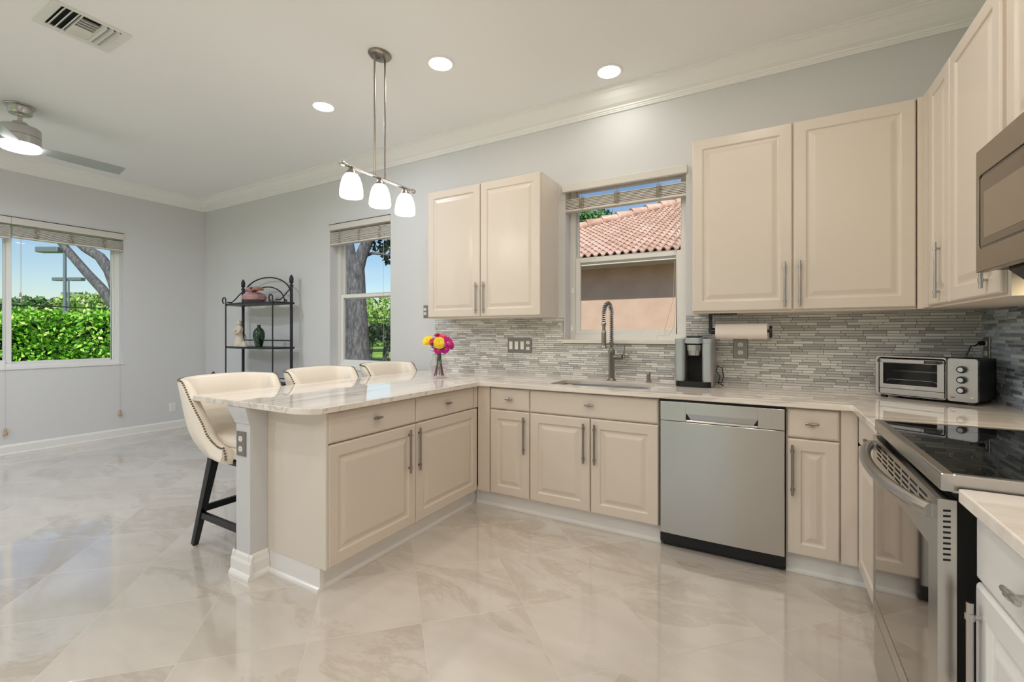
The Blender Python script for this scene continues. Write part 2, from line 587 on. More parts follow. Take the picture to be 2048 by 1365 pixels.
def quads(name, V, mat, parent=None, colors=None):
    """V (N,4,3) world quads with a random colour per quad"""
    N = len(V)
    me = bpy.data.meshes.new(name)
    P = np.array(WL[parent]) if parent is not None else np.zeros(3)
    me.from_pydata((V.reshape(-1, 3) - P).tolist(), [], np.arange(N * 4).reshape(N, 4).tolist())
    col = colors if colors is not None else rng.random((N, 3))
    ca = me.color_attributes.new('rnd', 'FLOAT_COLOR', 'CORNER')
    arr = np.ones((N, 4, 4), dtype=np.float32)
    arr[:, :, :3] = col[:, None, :]
    ca.data.foreach_set('color', arr.ravel())
    me.materials.append(M[mat])
    o = bpy.data.objects.new(name, me)
    C.objects.link(o)
    if parent is not None:
        o.parent = parent
    WL[o] = Vector(P)
    return o
def leaf_quads(P, size, up=.3):
    N = len(P)
    a = rng.normal(size=(N, 3)); a /= np.linalg.norm(a, axis=1)[:, None]
    b = rng.normal(size=(N, 3)); b[:, 2] += up
    b -= a * (a * b).sum(1)[:, None]; b /= np.linalg.norm(b, axis=1)[:, None]
    s = (size * (.6 + .8 * rng.random(N)))[:, None]
    return np.stack([P - a * s, P - b * s * .5, P + a * s, P + b * s * .5], 1)
def ellipsoid_pts(N, c, r, shell=.55):
    d = rng.normal(size=(N, 3)); d /= np.linalg.norm(d, axis=1)[:, None]
    t = (shell + (1 - shell) * rng.random(N)) ** .6
    return np.array(c) + d * t[:, None] * np.array(r)

# ================================================================== ROOM SHELL
W1 = (0.45, 2.47, 0.885, 2.43)          # left wall window  (y0,y1,z0,z1)
W2 = (-4.24, -3.331, 0.872, 2.43)       # back wall, dining side (x0,x1,z0,z1)
W3 = (-1.43, -0.514, 1.197, 2.428)      # back wall, over the sink
W4 = (-5.9, -.5, 0.02, 2.5)           # behind the camera, unseen; added large to bring in more daylight
hole = lambda w: rect(*w)
mb = MB(); mb.box(XL - .2, XR + .2, YF - .2, YW + .2, -.12, 0)
struct(mb.build('floor', 'floor'))
mb = MB(); mb.box(XL - .2, XR + .2, YF - .2, YW + .2, ZC, ZC + .15)
struct(mb.build('ceiling', 'ceil'))
mb = MB(); mb.prism(rect(XL - .2, XR + .2, 0, ZC), FB(YW), 0, -.2, [hole(W2), hole(W3)])
wall_back = struct(mb.build('wall_back', 'wall'))
mb = MB(); mb.prism(rect(YF, YW, 0, ZC), FP(XL), 0, -.2, [hole(W1)])
wall_left = struct(mb.build('wall_left', 'wall'))
mb = MB(); mb.box(XR, XR + .2, YF, YW, 0, ZC)
wall_right = struct(mb.build('wall_right', 'wall'))
mb = MB(); mb.prism(rect(XL - .2, XR + .2, 0, ZC), lambda u, v, w: (u, YF + w, v), 0, -.2, [hole(W4)])
struct(mb.build('wall_front', 'wall'))

crown = [(0, 2.922), (.012, 2.922), (.014, 2.93), (.02, 2.932), (.021, 2.94), (.03, 2.943), (.032, 2.953), (.06, 2.965), (.1, 2.995), (.13, 3.024),
         (.146, 3.03), (.148, 3.038), (.162, 3.04), (.163, ZC), (0, ZC)]
mb = MB(); mb.prism(crown, lambda u, v, w: (w, YW - u, v), XL, XR)
struct(mb.build('trim_1', 'crown'))
mb = MB(); mb.prism(crown, lambda u, v, w: (XL + u, w, v), YF, YW)
struct(mb.build('trim_2', 'crown'))
bprof = [(0, 0), (.018, 0), (.018, .012), (.012, .02), (.012, .085), (.006, .1), (0, .105)]
mb = MB(); mb.prism(bprof, lambda u, v, w: (XL + u, w, v), YF, YW)
struct(mb.build('baseboard_left', 'trim'))
mb = MB(); mb.prism(bprof, lambda u, v, w: (w, YW - u, v), XL + .02, -2.46)
struct(mb.build('baseboard_back', 'trim'))

# knee wall that carries the breakfast bar
KX0, KX1, KY = -2.42, -2.297, 1.355
mb = MB(); mb.box(KX0, KX1, KY, YW, 0, ZCB)
knee = struct(mb.build('wall_peninsula', 'kneep'))
mb = MB()
lv = [(.785, 0.0, 0.0), (.787, .006, .005), (.80, .009, .007), (.845, .032, .018), (ZCB - .001, .045, .022)]
vs = []
for z, dx, dy in lv: vs += [(KX0 - dx, KY - dy, z), (KX1 - .0005, KY - dy, z), (KX1 - .0005, YW - .001, z), (KX0 - dx, YW - .001, z)]
fs = [(i * 4 + k, i * 4 + (k + 1) % 4, i * 4 + 4 + (k + 1) % 4, i * 4 + 4 + k) for i in range(4) for k in range(4)] + [(16, 17, 18, 19)]
mb.add(vs, fs)
mb.build('capital_moulding', 'kneep', knee)
kb = [(0, 0), (.027, 0), (.026, .012), (.02, .024), (.015, .03), (.014, .078), (.009, .092), (.006, .112), (0, .122)]
mb = MB()
mb.prism(kb, lambda u, v, w: (w, KY - u, v), KX0 - .027, KX1 + .024)
mb.prism(kb, lambda u, v, w: (KX0 - u, w, v), KY - .01, YW)
mb.prism([(a * .9, b) for a, b in kb], lambda u, v, w: (KX1 + u, w, v), KY - .01, 1.45)
struct(mb.build('trim_3', 'trim'))

def window(name, fr, o, rail=None, mull=None, fw=.045, ft=.045):
    u0, u1, v0, v1 = o
    mb = MB()
    for a in (rect(u0, u0 + fw, v0, v1), rect(u1 - fw, u1, v0, v1), rect(u0 + fw, u1 - fw, v0, v0 + fw), rect(u0 + fw, u1 - fw, v1 - ft, v1)):
        mb.fbox(fr, a[0][0], a[1][0], a[0][1], a[2][1], -.175, -.105)
    w = mb.build(name, 'trim', None, bevel=.003)
    struct(w)
    sash = MB(); pane = MB()
    def sash_at(a, b, c, d, n0, n1, t=.038):
        sash.fbox(fr, a, a + t, c, d, n0, n1); sash.fbox(fr, b - t, b, c, d, n0, n1)
        sash.fbox(fr, a + t, b - t, c, c + t, n0, n1); sash.fbox(fr, a + t, b - t, d - t, d, n0, n1)
        pane.fbox(fr, a + t, b - t, c + t, d - t, (n0 + n1) / 2 - .003, (n0 + n1) / 2 + .003)
    if rail:
        sash_at(u0 + fw, u1 - fw, v0 + fw, rail + .025, -.14, -.112)
        sash_at(u0 + fw, u1 - fw, rail - .02, v1 - ft, -.17, -.145, .012 if ft < .04 else .02)
    if mull:
        sash_at(u0 + fw, mull + .028, v0 + fw, v1 - fw, -.14, -.112)
        sash_at(mull - .028, u1 - fw, v0 + fw, v1 - fw, -.17, -.145, .022)
    so = sash.build('sash', 'trim', w, bevel=.003)
    po = pane.build('glass_pane', 'glass', w)
    return w
w1 = window('window_1', FP(XL), W1, mull=1.535)
w2 = window('window_2', FB(YW), W2, rail=1.655)
w3 = window('window_3', FB(YW), W3, rail=1.836, ft=.018)
w4 = window('unseen_window_4', lambda u, v, w: (u, YF + w, v), W4, mull=-3.2)
mb = MB(); mb.fbox(FP(XL), W1[0], W1[1] + .005, W1[2] - .012, W1[2] + .008, -.105, .012)
mb.build('window_sill', 'trim', w1, bevel=.003)
mb = MB(); mb.fbox(FB(YW), W2[0] - .002, W2[1] + .002, W2[2] - .016, W2[2] + .008, -.105, .014)
mb.build('window_sill', 'trim', w2, bevel=.003)
mb = MB(); mb.fbox(FB(YW), W3[0] - .012, W3[1] + .012, W3[2] - .026, W3[2] + .002, -.105, .03)
mb.build('window_sill', 'counter', w3, bevel=.003)
for k, z in enumerate((1.33, 1.92)):
    pass

def blind(name, label, fr, u0, u1, vt, vval, s0, s1, n0=-.055, n1=-.004, val_n=.014, tapes=(.2, .5, .8), loc=None):
    t = thing(name, label, 'blind', loc, 'raised slat blinds')
    mb = MB(); mb.fbox(fr, u0, u1, vval, vt, -.045 if val_n < .03 else .0, val_n)
    mb.build('valance', 'blind', t, bevel=.004)
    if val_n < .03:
        mb = MB(); mb.fbox(fr, u0, u1, vt, vt + .007, -.03, val_n - .003); mb.build('gap_shadow_strip', 'black', t)  # black strip painting the shaded gap between valance top and wall
    mb = MB()
    k = int((s1 - s0 - .022) / .0115)
    for i in range(k):
        z = s0 + .024 + i * .0115
        j = random.uniform(-.003, .003)
        mb.fbox(fr, u0 + .01, u1 - .01, z, z + .0062, n0 + j, n1 + j)
    mb.build('slat_stack', 'blind', t)
    mb = MB(); mb.fbox(fr, u0 + .008, u1 - .008, s0, s0 + .018, n0, n1 + .004)
    mb.build('bottom_rail', 'blind', t, bevel=.004)
    for f in tapes:
        u = u0 + (u1 - u0) * f
        mb = MB()
        for i in range(9):
            z = s0 + .012 + (s1 - s0) * i / 9
            mb.tube([fr(u - .02, z, n1 + .002), fr(u - .006, z + .006, n1 + .006), fr(u + .008, z - .003, n1 + .006), fr(u + .02, z + .004, n1 + .002)], .0022, 5)
        mb.tube([fr(u, s0 + .02, n1 + .002), fr(u, vval, n1 - .002)], .0015, 5)
        mb.build('ladder_cord', 'tape', t)
    return t
def cords(t, fr, segs, r=.0014):
    for pts in segs:
        mb = MB(); mb.tube([fr(*p) for p in pts], r, 6)
        mb.build('pull_cord', 'cord', t)
def tassel(t, fr, u, v, n, mat='wood', s=1.0):
    mb = MB()
    p = fr(u, v, n)
    mb.lathe([(.003 * s, .045 * s), (.006 * s, .04 * s), (.008 * s, .02 * s), (.013 * s, .004 * s), (.011 * s, 0), (0, 0)], p, 12)
    mb.build('tassel', mat, t)
f1 = FP(XL); f2 = FB(YW)
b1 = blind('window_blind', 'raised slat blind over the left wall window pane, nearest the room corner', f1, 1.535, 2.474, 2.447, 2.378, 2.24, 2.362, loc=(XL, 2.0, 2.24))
cords(b1, f1, [[(1.6, 2.37, .004), (1.6, 2.0, .006), (1.6, 1.66, .006)], [(1.607, 2.37, .004), (1.607, 2.0, .006), (1.607, 1.6, .006)], [(2.43, 2.36, .006), (2.43, 1.5, .018), (2.43, .31, .02)]])
tassel(b1, f1, 1.6, 1.63, .006, 'tape'); tassel(b1, f1, 1.607, 1.57, .006, 'tape'); tassel(b1, f1, 2.43, .262, .02, 'wood', 1.5)
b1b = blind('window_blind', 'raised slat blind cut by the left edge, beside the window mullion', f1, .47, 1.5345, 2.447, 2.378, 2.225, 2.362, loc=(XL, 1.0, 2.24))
cords(b1b, f1, [[(1.49, 2.36, .006), (1.49, 1.3, .018), (1.49, .26, .02)]]); tassel(b1b, f1, 1.49, .212, .02, 'wood', 1.5)
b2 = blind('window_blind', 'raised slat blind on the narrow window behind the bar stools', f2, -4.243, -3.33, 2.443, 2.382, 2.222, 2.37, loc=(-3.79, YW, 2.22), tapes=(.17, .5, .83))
cords(b2, f2, [[(-3.42, 2.36, .004), (-3.42, 1.9, .006), (-3.42, 1.1, .006)]])
b3 = blind('window_blind', 'raised slat blind over the kitchen sink window with a looped cord', f2, -1.445, -.503, 2.43, 2.372, 2.222, 2.328, n0=-.06, n1=-.008, val_n=.032, loc=(-.97, YW, 2.22), tapes=(.16, .46, .79))
cords(b3, f2, [[(-.59, 2.37, -.02), (-.592, 1.9, -.02), (-.6, 1.5, -.015), (-.66, 1.28, -.01), (-.655, 1.23, 0), (-.63, 1.235, 0), (-.595, 1.3, -.01), (-.585, 1.5, -.015), (-.58, 2.37, -.02)],
               [(-1.38, 2.37, -.02), (-1.385, 1.9, -.02), (-1.38, 1.3, -.02)], [(-1.372, 2.37, -.02), (-1.374, 1.6, -.02)],
               [(-.655, 1.23, 0), (-.70, 1.235, .004), (-.715, 1.215, .01), (-.70, 1.203, .02)]])
tassel(b3, f2, -1.374, 1.57, -.02, 'whitep'); tassel(b3, f2, -1.38, 1.27, -.02, 'whitep')

# ------------------------------------------------------------------ strip-tile backsplash (pattern of the walls)
def tiles(fr, parent, u0, u1, v0, v1, mat, gmat, holes=()):
    ol = [(u0, v0), (u1, v0), (u1, v1)]
    for h in holes: ol += [(h[1], v1), (h[1], h[2]), (h[0], h[2]), (h[0], v1)]
    back = MB(); back.prism(ol + [(u0, v1)], fr, .0005, .005)
    g = back.build('tile_grout', gmat, parent)
    pitch, gap = .0166, .0018
    vs, cs, ns = [], [], []
    v = v0
    while v < v1 - .004:
        vt = min(v + pitch - gap, v1)
        u = u0 - rng.random() * .08
        while u < u1:
            L = rng.choice([.035, .06, .085, .11, .15, .2], p=[.08, .2, .27, .25, .14, .06])
            a, b = max(u, u0), min(u + L - gap, u1)
            u += L
            if b - a < .004:
                continue
            seg = [(a, b)]
            for (h0, h1, g0, g1) in holes:
                if vt > g0 and v < g1:
                    ns2 = []
                    for (p, q) in seg:
                        if q <= h0 or p >= h1:
                            ns2.append((p, q))
                        else:
                            if p < h0 - .004: ns2.append((p, h0))
                            if q > h1 + .004: ns2.append((h1, q))
                    seg = ns2
            c = rng.random(3)
            t = .0066 + .0024 * rng.random()
            tl = (rng.random() - .5) * .0012
            for (p, q) in seg:
                e = .0008
                A = [fr(p, v, .004), fr(q, v, .004), fr(q, vt, .004), fr(p, vt, .004)]
                B = [fr(p + e, v + e, t - tl), fr(q - e, v + e, t + tl), fr(q - e, vt - e, t + tl), fr(p + e, vt - e, t - tl)]
                vs.append(B); cs.append(c)
                for k in range(4):
                    k2 = (k + 1) % 4
                    vs.append([A[k], A[k2], B[k2], B[k]]); cs.append(c)
        v += pitch
    o = quads('strip_tile', np.array(vs), mat, g, np.array(cs))
    return g
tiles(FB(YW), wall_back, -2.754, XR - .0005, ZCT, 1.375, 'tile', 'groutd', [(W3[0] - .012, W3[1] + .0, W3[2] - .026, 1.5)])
tiles(FR(XR), wall_right, 0.6, YW - .006, ZCT, 1.395, 'tiledark', 'grout')

# ================================================================== CABINETS
DOORP = [(0, .013), (.0025, .0175), (.007, .02), (.058, .02), (.0615, .0185), (.066, .0125), (.074, .0115), (.080, .0125), (.098, .018), (.103, .019)]
def fits(u0, u1, v0, v1):
    k = min(1.0, (min(u1 - u0, v1 - v0) * .5 - .012) / .103)
    if k >= 1.0:
        return DOORP
    return [(a if a < .01 else .007 + (a - .007) * (k * .103 - .007) / .096, b) for a, b in DOORP]
def pull(fr, u, v0, v1, part, mat='nickel'):
    mb = MB()
    mb.cyl(fr(u, v0, .038), fr(u, v1, .038), .0063, 14)
    for v in (v0 + .03, v1 - .03):
        mb.cyl(fr(u, v - .007, .038), fr(u, v + .007, .038), .0088, 14)
        mb.cyl(fr(u, v, .018), fr(u, v, .036), .0048, 10)
    return mb.build('handle', mat, part)
def tknob(fr, u, v, part, mat='nickel'):
    mb = MB()
    mb.tube([fr(u - .03, v, .04), fr(u - .024, v, .04), fr(u - .01, v, .04), fr(u + .01, v, .04), fr(u + .024, v, .04), fr(u + .03, v, .04)], [.0052, .0062, .0055, .0055, .0062, .0052], 12)
    mb.cyl(fr(u - .007, v, .04), fr(u + .007, v, .04), .0085, 14)
    mb.tube([fr(u, v, .018), fr(u, v, .024), fr(u, v, .038)], [.007, .0045, .0048], 10)
    return mb.build('knob', mat, part)
def door(fr, u0, u1, v0, v1, t, h=None, mat='cab', hmat='nickel'):
    mb = MB(); mb.rings(fr, u0, u1, v0, v1, fits(u0, u1, v0, v1), 0)
    d = mb.build('door', mat, t, bevel=.0012, seg=1)
    if h: pull(fr, h[0], h[1], h[2], d, hmat)
    return d
def drawer(fr, u0, u1, v0, v1, t, k=None, mat='cab', hmat='nickel'):
    mb = MB(); mb.rings(fr, u0, u1, v0, v1, [(0, .012), (.003, .016), (.009, .0195), (.012, .02)], 0)
    d = mb.build('drawer', mat, t)
    if k: tknob(fr, k[0], k[1], d, hmat)
    return d
def toe(fr, u0, u1, t, n=-.05, z=.115):
    mb = MB(); mb.fbox(fr, u0, u1, 0, z, n - .04, n - .012)
    mb.prism([(0, 0), (.012, 0), (.0115, .008), (.009, .015), (.004, .02), (0, .022)], lambda a, b, w: fr(w, b, n - .012 + a), u0, u1)
    return mb.build('toe_kick', 'cabwhite', t)

# --- lower run on the peninsula (faces the kitchen, +x); body front is 2 cm behind the door faces
fp = FP(FACE_P - .02)
t = thing('base_cabinet', 'cream two-door peninsula base cabinet with two drawers under the breakfast bar', 'cabinet', (-2.07, 2.1, 0))
mb = MB(); mb.box(KX1 + .001, FACE_P - .0205, 1.462, 2.72, .112, ZCB - .001)
mb.build('cabinet_body', 'cabside', t)
mb = MB(); mb.box(KX1 + .001, FACE_P - .001, 1.448, 1.461, .115, ZCB - .001)
mb.build('end_panel', 'cabside', t, bevel=.0015)
drawer(fp, 1.463, 2.083, .715, .865, t, (1.765, .797)); drawer(fp, 2.089, 2.693, .715, .865, t, (2.38, .793))
door(fp, 1.463, 2.083, .116, .708, t, (2.02, .432, .684)); door(fp, 2.089, 2.739, .116, .708, t, (2.104, .43, .682))
mb = MB(); mb.fbox(fp, 2.696, 2.742, .715, .868, 0, .0195); mb.build('filler_strip', 'cab', t)
tk = toe(FP(FACE_P), 1.47, 2.745, t)
mb = MB(); mb.box(KX1 + .001, FACE_P - .048, 1.452, 1.475, 0, .115)
mb.prism([(0, 0), (.012, 0), (.0115, .008), (.009, .015), (.004, .02), (0, .022)], lambda a, b, w: (w, 1.452 - a, b), KX1 + .02, FACE_P - .05)
mb.build('toe_kick', 'cabwhite', t)

# --- lower run on the back wall (faces -y)
fb = FB(FACE_B + .02)
t = thing('base_cabinet', 'narrow cream base cabinet in the corner left of the sink cabinet', 'cabinet', (-1.6, 3.0, 0))
mb = MB(); mb.box(FACE_P + .001, -1.42, FACE_B + .0205, YW - .01, .112, ZCB - .001); mb.build('cabinet_body', 'cabside', t)
mb = MB(); mb.fbox(fb, FACE_P + .001, -1.741, .116, .868, 0, .0195); mb.build('filler_strip', 'cab', t)
drawer(fb, -1.735, -1.424, .715, .862, t, (-1.575, .793)); door(fb, -1.735, -1.424, .116, .708, t, (-1.46, .424, .676))
toe(FB(FACE_B), FACE_P - .055, -1.42, t)
mb = MB(); mb.box(FACE_P - .09, FACE_P - .06, FACE_B + .002, FACE_B + .09, 0, .115); mb.build('toe_kick', 'cabwhite', t)
t = thing('sink_base_cabinet', 'cream two-door base cabinet under the kitchen sink', 'cabinet', (-.99, 3.0, 0))
mb = MB()
mb.box(-1.419, -1.401, FACE_B + .0205, YW - .01, .112, ZCB - .001); mb.box(-.584, -.567, FACE_B + .0205, YW - .01, .112, ZCB - .001)
mb.box(-1.4, -.585, FACE_B + .0205, FACE_B + .035, .112, ZCB - .001); mb.box(-1.4, -.585, FACE_B + .04, YW - .01, .112, .13)
mb.build('cabinet_body', 'cabside', t)
drawer(fb, -1.418, -.569, .715, .862, t, (-.992, .795))
door(fb, -1.418, -.992, .116, .708, t, (-1.03, .424, .676)); door(fb, -.985, -.569, .116, .708, t, (-.957, .424, .676))
toe(FB(FACE_B), -1.42, -.566, t)
t = thing('base_cabinet', 'narrow cream base cabinet between dishwasher and range corner', 'cabinet', (.22, 3.0, 0))
mb = MB(); mb.box(.074, FACE_R - .001, FACE_B + .0205, YW - .01, .112, ZCB - .001); mb.build('cabinet_body', 'cabside', t)
drawer(fb, .079, .299, .715, .862, t, (.184, .792)); door(fb, .079, .299, .116, .708, t, (.1, .42, .678))
mb = MB(); mb.fbox(fb, .305, FACE_R - .0005, .116, .868, 0, .0195); mb.build('filler_strip', 'cab', t)
toe(FB(FACE_B), .074, FACE_R + .06, t)

# --- right-hand run (faces -x)
fr_ = FR(FACE_R + .02)
t = thing('base_cabinet', 'slim cream base cabinet tucked between corner and range', 'cabinet', (.6, 2.45, 0))
mb = MB(); mb.box(FACE_R + .0205, XR - .01, 2.157, FACE_B + .019, .112, ZCB - .001); mb.build('cabinet_body', 'cabside', t)
drawer(fr_, 2.16, 2.739, .715, .862, t, (2.41, .793)); door(fr_, 2.16, 2.739, .116, .708, t, (2.19, .424, .678))
toe(FR(FACE_R), 2.157, 2.76, t)
fr2 = FR(.41)
t = thing('base_cabinet', 'white base cabinet at the right edge, nearer than the range', 'cabinet', (.7, 1.1, 0))
mb = MB(); mb.box(.4105, XR - .01, .3, 1.383, .112, ZCB - .001); mb.build('cabinet_body', 'cabside', t)
drawer(fr2, .885, 1.365, .715, .862, t, (1.136, .785), 'cabwhite', 'steelv'); door(fr2, .885, 1.365, .116, .708, t, (1.33, .42, .674), 'cabwhite', 'steelv')
door(fr2, .31, .879, .116, .862, t, None, 'cabwhite')
toe(FR(.40), .3, 1.383, t)

# --- uppers
def upper(label, fr, u0, u1, doors, box, loc, v0=1.375, v1=2.462, dv0=1.386):
    t = thing('wall_cabinet', label, 'cabinet', loc)
    mb = MB(); mb.box(*box, v0, v1); mb.build('cabinet_body', 'cabwhite' if 'pair' in label else 'cabside', t)
    for a, b, h in doors:
        door(fr, a, b, dv0, v1 - .002, t, h, 'cab', 'steelv')
    return t
fu = FB(UPY + .02)
upper('cream two-door upper cabinet hung left of the sink window', fu, -2.571, -1.49, [(-2.571, -2.035, (-2.066, 1.408, 1.66)), (-2.027, -1.492, (-1.994, 1.408, 1.662))],
      (-2.571, -1.49, UPY + .0205, YW - .001), (-2.03, 3.2, 1.375))
t = upper('wide cream two-door upper cabinet hung right of the sink window', fu, -.428, .655, [(-.427, .111, (.073, 1.404, 1.661)), (.118, .654, (.147, 1.406, 1.663))],
      (-.429, .658, UPY + .0205, YW - .001), (.11, 3.2, 1.375))
mb = MB(); mb.box(.66, XR - .001, UPY - .001, YW - .001, 1.375, 2.462)
mb.build('corner_filler', 'cab', t, bevel=.002)
fur = FR(UPX + .02)
t = upper('tall cream upper cabinet on the right wall, two doors beside the microwave', fur, 2.14, 3.05, [(2.67, 2.975, (2.79, 1.412, 1.67)), (2.166, 2.664, (2.265, 1.412, 1.67))],
      (UPX + .0205, XR - .001, 2.14, UPY - .002), (.85, 2.6, 1.375))
mb = MB(); mb.box(UPX + .001, UPX + .02, 2.98, UPY - .002, 1.38, 2.462); mb.build('filler_strip', 'cab', t)
upper('short cream upper cabinet above the microwave', fur, 1.37, 2.13, [(1.752, 2.12, None), (1.375, 1.746, None)],
      (UPX + .0205, XR - .001, 1.37, 2.132), (.85, 1.75, 1.87), 1.868, 2.462, 1.874)

# ------------------------------------------------------------------ worktops
CXR = .345
outer = [(-2.81, 1.335), (-1.925, 1.335), (-1.835, 1.362), (-1.806, 1.40), (-1.806, 2.718), (CXR, 2.718), (CXR, 2.150), (XR - .001, 2.150), (XR - .001, YW - .0005), (-2.81, YW - .0005)]
SINK = (-1.335, -.668, 2.862, 3.195)
mb = MB(); mb.prism(outer, fz, ZCB, ZCT, [rrect(*SINK, .05)])
ct = tag(mb.build('countertop', 'counter', None, bevel=.0035), 'long cream veined stone worktop wrapping sink run and breakfast bar', 'countertop')
mb = MB(); mb.prism([(.366, .3), (XR - .001, .3), (XR - .001, 1.383), (.372, 1.383), (.366, 1.377)], fz, ZCB, ZCT)
tag(mb.build('countertop', 'counter', None, bevel=.0035), 'short cream stone worktop at the right edge, nearer than the range', 'countertop')

# ------------------------------------------------------------------ sink, tap, soap pump
t = thing('sink', 'stainless undermount sink basin set in the stone worktop', 'sink', (-1.0, 3.03, ZCB))
a, b, c, d = SINK
mb = MB()
lo = rrect(a - .008, b + .008, c - .008, d + .008, .055)
li = rrect(a + .012, b - .012, c + .012, d - .012, .06)
k = len(lo)
vs = [(x, y, ZCB - .001) for x, y in lo] + [(x, y, ZCB - .19) for x, y in li]
fs = [(i, (i + 1) % k, k + (i + 1) % k, k + i) for i in range(k)] + [tuple(range(k, 2 * k))]
mb.add(vs, fs)
mb.build('basin', 'steelv', t)
mb = MB(); mb.lathe([(.045, .004), (.04, .008), (.02, .006), (0, .006)], (-1.0, 3.08, ZCB - .19), 20); mb.build('drain', 'chrome', t)

t = thing('kitchen_faucet', 'brushed spring-neck faucet standing behind the sink', 'faucet', (-1.02, 3.30, ZCT))
fx, fy = -1.02, 3.295
mb = MB(); mb.lathe([(.032, 0), (.032, .006), (.026, .012), (.0225, .016), (.0225, .2), (.025, .205), (.025, .222), (.019, .228), (.016, .235)], (fx, fy, ZCT), 24)
mb.build('faucet_body', 'nickel', t)
mb = MB()
mb.cyl((fx, fy, 1.075), (fx + .075, fy, 1.075), .017, 18); mb.cyl((fx + .06, fy, 1.075), (fx + .08, fy, 1.075), .021, 18)
mb.tube([(fx + .09, fy, 1.065), (fx + .09, fy, 1.09), (fx + .094, fy, 1.13), (fx + .096, fy, 1.165)], [.009, .007, .005, .006], 10); mb.ball((fx + .09, fy, 1.075), .012, 10, 8)
mb.build('lever_handle', 'nickel', t)
path = [(fy, 1.12 + i * .02) for i in range(14)]
zc = path[-1][1]; ra = .088
for i in range(1, 25):
    th = PI * i / 24
    path.append((fy - ra + ra * math.cos(th), zc + ra * 1.0 * math.sin(th) * .98))
path += [(fy - 2 * ra - .001 * i, zc - .02 * i) for i in range(1, 5)]
P3 = [Vector((fx, y, z)) for y, z in path]
mb = MB(); mb.tube(P3, .0085, 10); mb.build('inner_hose', 'darkgrey', t)
# coil
L = [0]
for i in range(1, len(P3)): L.append(L[-1] + (P3[i] - P3[i - 1]).length)
tot = L[-1]; pts = []
turns = 44; N = turns * 9; j = 0
for i in range(N + 1):
    sN = tot * i / N
    while j < len(L) - 2 and L[j + 1] < sN: j += 1
    f = (sN - L[j]) / max(L[j + 1] - L[j], 1e-9)
    q = P3[j].lerp(P3[j + 1], f); tg = (P3[j + 1] - P3[j]).normalized()
    nx = Vector((1, 0, 0)); ny = tg.cross(nx)
    an = 2 * PI * turns * i / N
    pts.append(q + (nx * math.cos(an) + ny * math.sin(an)) * .0145)
mb = MB(); mb.tube(pts, .0028, 6); mb.build('spring_coil', 'steelv', t)
ye, ze = path[-1]
mb = MB(); mb.lathe([(.011, .03), (.017, .02), (.017, .012), (.0115, .005), (.011, -.03), (.014, -.034), (.0165, -.045), (.0165, -.12), (.014, -.128), (.02, -.142), (.024, -.15), (.022, -.156), (0, -.156)], (fx, ye, ze), 22)
mb.build('spray_head', 'nickel', t)
mb = MB(); mb.bar((fx, fy, 1.172), (fx, ye + .004, 1.172), .012, .009); mb.cyl((fx, fy, 1.162), (fx, fy, 1.182), .0175, 16); mb.lathe([(.02, -.006), (.02, .006)], (fx, ye, 1.172), 16)
mb.build('holder_arm', 'nickel', t)
t = thing('soap_dispenser', 'small brushed soap pump on the worktop right of the faucet', 'soap dispenser', (-.752, 3.30, ZCT))
mb = MB(); mb.lathe([(.02, 0), (.02, .004), (.0125, .008), (.0125, .05), (.014, .052), (.014, .066), (.011, .072), (0, .073)], (-.752, 3.30, ZCT), 18); mb.build('pump_body', 'nickel', t)
mb = MB(); mb.tube([(-.752, 3.30, ZCT + .064), (-.72, 3.285, ZCT + .067), (-.69, 3.27, ZCT + .068), (-.676, 3.264, ZCT + .06)], [.005, .0045, .004, .0035], 8); mb.build('spout', 'nickel', t)

# ------------------------------------------------------------------ dishwasher
t = thing('dishwasher', 'stainless dishwasher with a pocket handle, under the worktop', 'dishwasher', (-.25, 3.0, 0))
DX0, DX1, DY = -.556, .066, 2.735
mb = MB(); mb.box(DX0 - .006, DX1 + .006, DY + .03, YW - .02, .03, ZCB - .002); mb.build('tub_body', 'black', t)
mb = MB(); mb.box(DX0 + .006, DX1 - .004, DY + .055, DY + .08, .004, .094); mb.build('toe_kick', 'black', t)
def bowed(mb, x0, x1, z0, z1, y, dep, bow=.006, k=14):
    vs = []
    for i in range(k + 1):
        f = i / k; x = x0 + (x1 - x0) * f; yy = y - bow * (1 - (2 * f - 1) ** 2)
        vs += [(x, yy, z0), (x, yy, z1), (x, y + dep, z0), (x, y + dep, z1)]
    fs = []
    for i in range(k):
        o = i * 4
        fs += [(o, o + 4, o + 5, o + 1), (o + 2, o + 3, o + 7, o + 6), (o, o + 2, o + 6, o + 4), (o + 1, o + 5, o + 7, o + 3)]
    fs += [(0, 1, 3, 2), (k * 4, k * 4 + 2, k * 4 + 3, k * 4 + 1)]
    mb.add(vs, fs, True)
mb = MB(); bowed(mb, DX0, DX1, .094, .744, DY, .028)
mb.build('door_panel', 'steel', t, bevel=.002)
# control band with a scooped grip
mb = MB()
g0, g1 = -.415, -.055
mb.box(DX0, g0, DY - .002, DY + .028, .747, .856); mb.box(g1, DX1, DY - .002, DY + .028, .747, .856)
mb.box(g0, g1, DY - .002, DY + .028, .79, .856)
mb.hexa([(g0, DY - .0015, .747), (g1, DY - .0015, .747), (g0, DY + .028, .747), (g1, DY + .028, .747), (g0, DY + .0005, .757), (g1, DY + .0005, .757), (g0, DY + .028, .757), (g1, DY + .028, .757)])
mb.build('control_band', 'steel', t, bevel=.0015)
mb = MB(); mb.hexa([(g0 + .02, DY + .026, .757), (g1 - .02, DY + .026, .757), (g0 + .02, DY + .0275, .757), (g1 - .02, DY + .0275, .757), (g0, DY + .024, .79), (g1, DY + .024, .79), (g0, DY + .0275, .79), (g1, DY + .0275, .79)])
mb.build('pocket_handle', 'steelv', t)

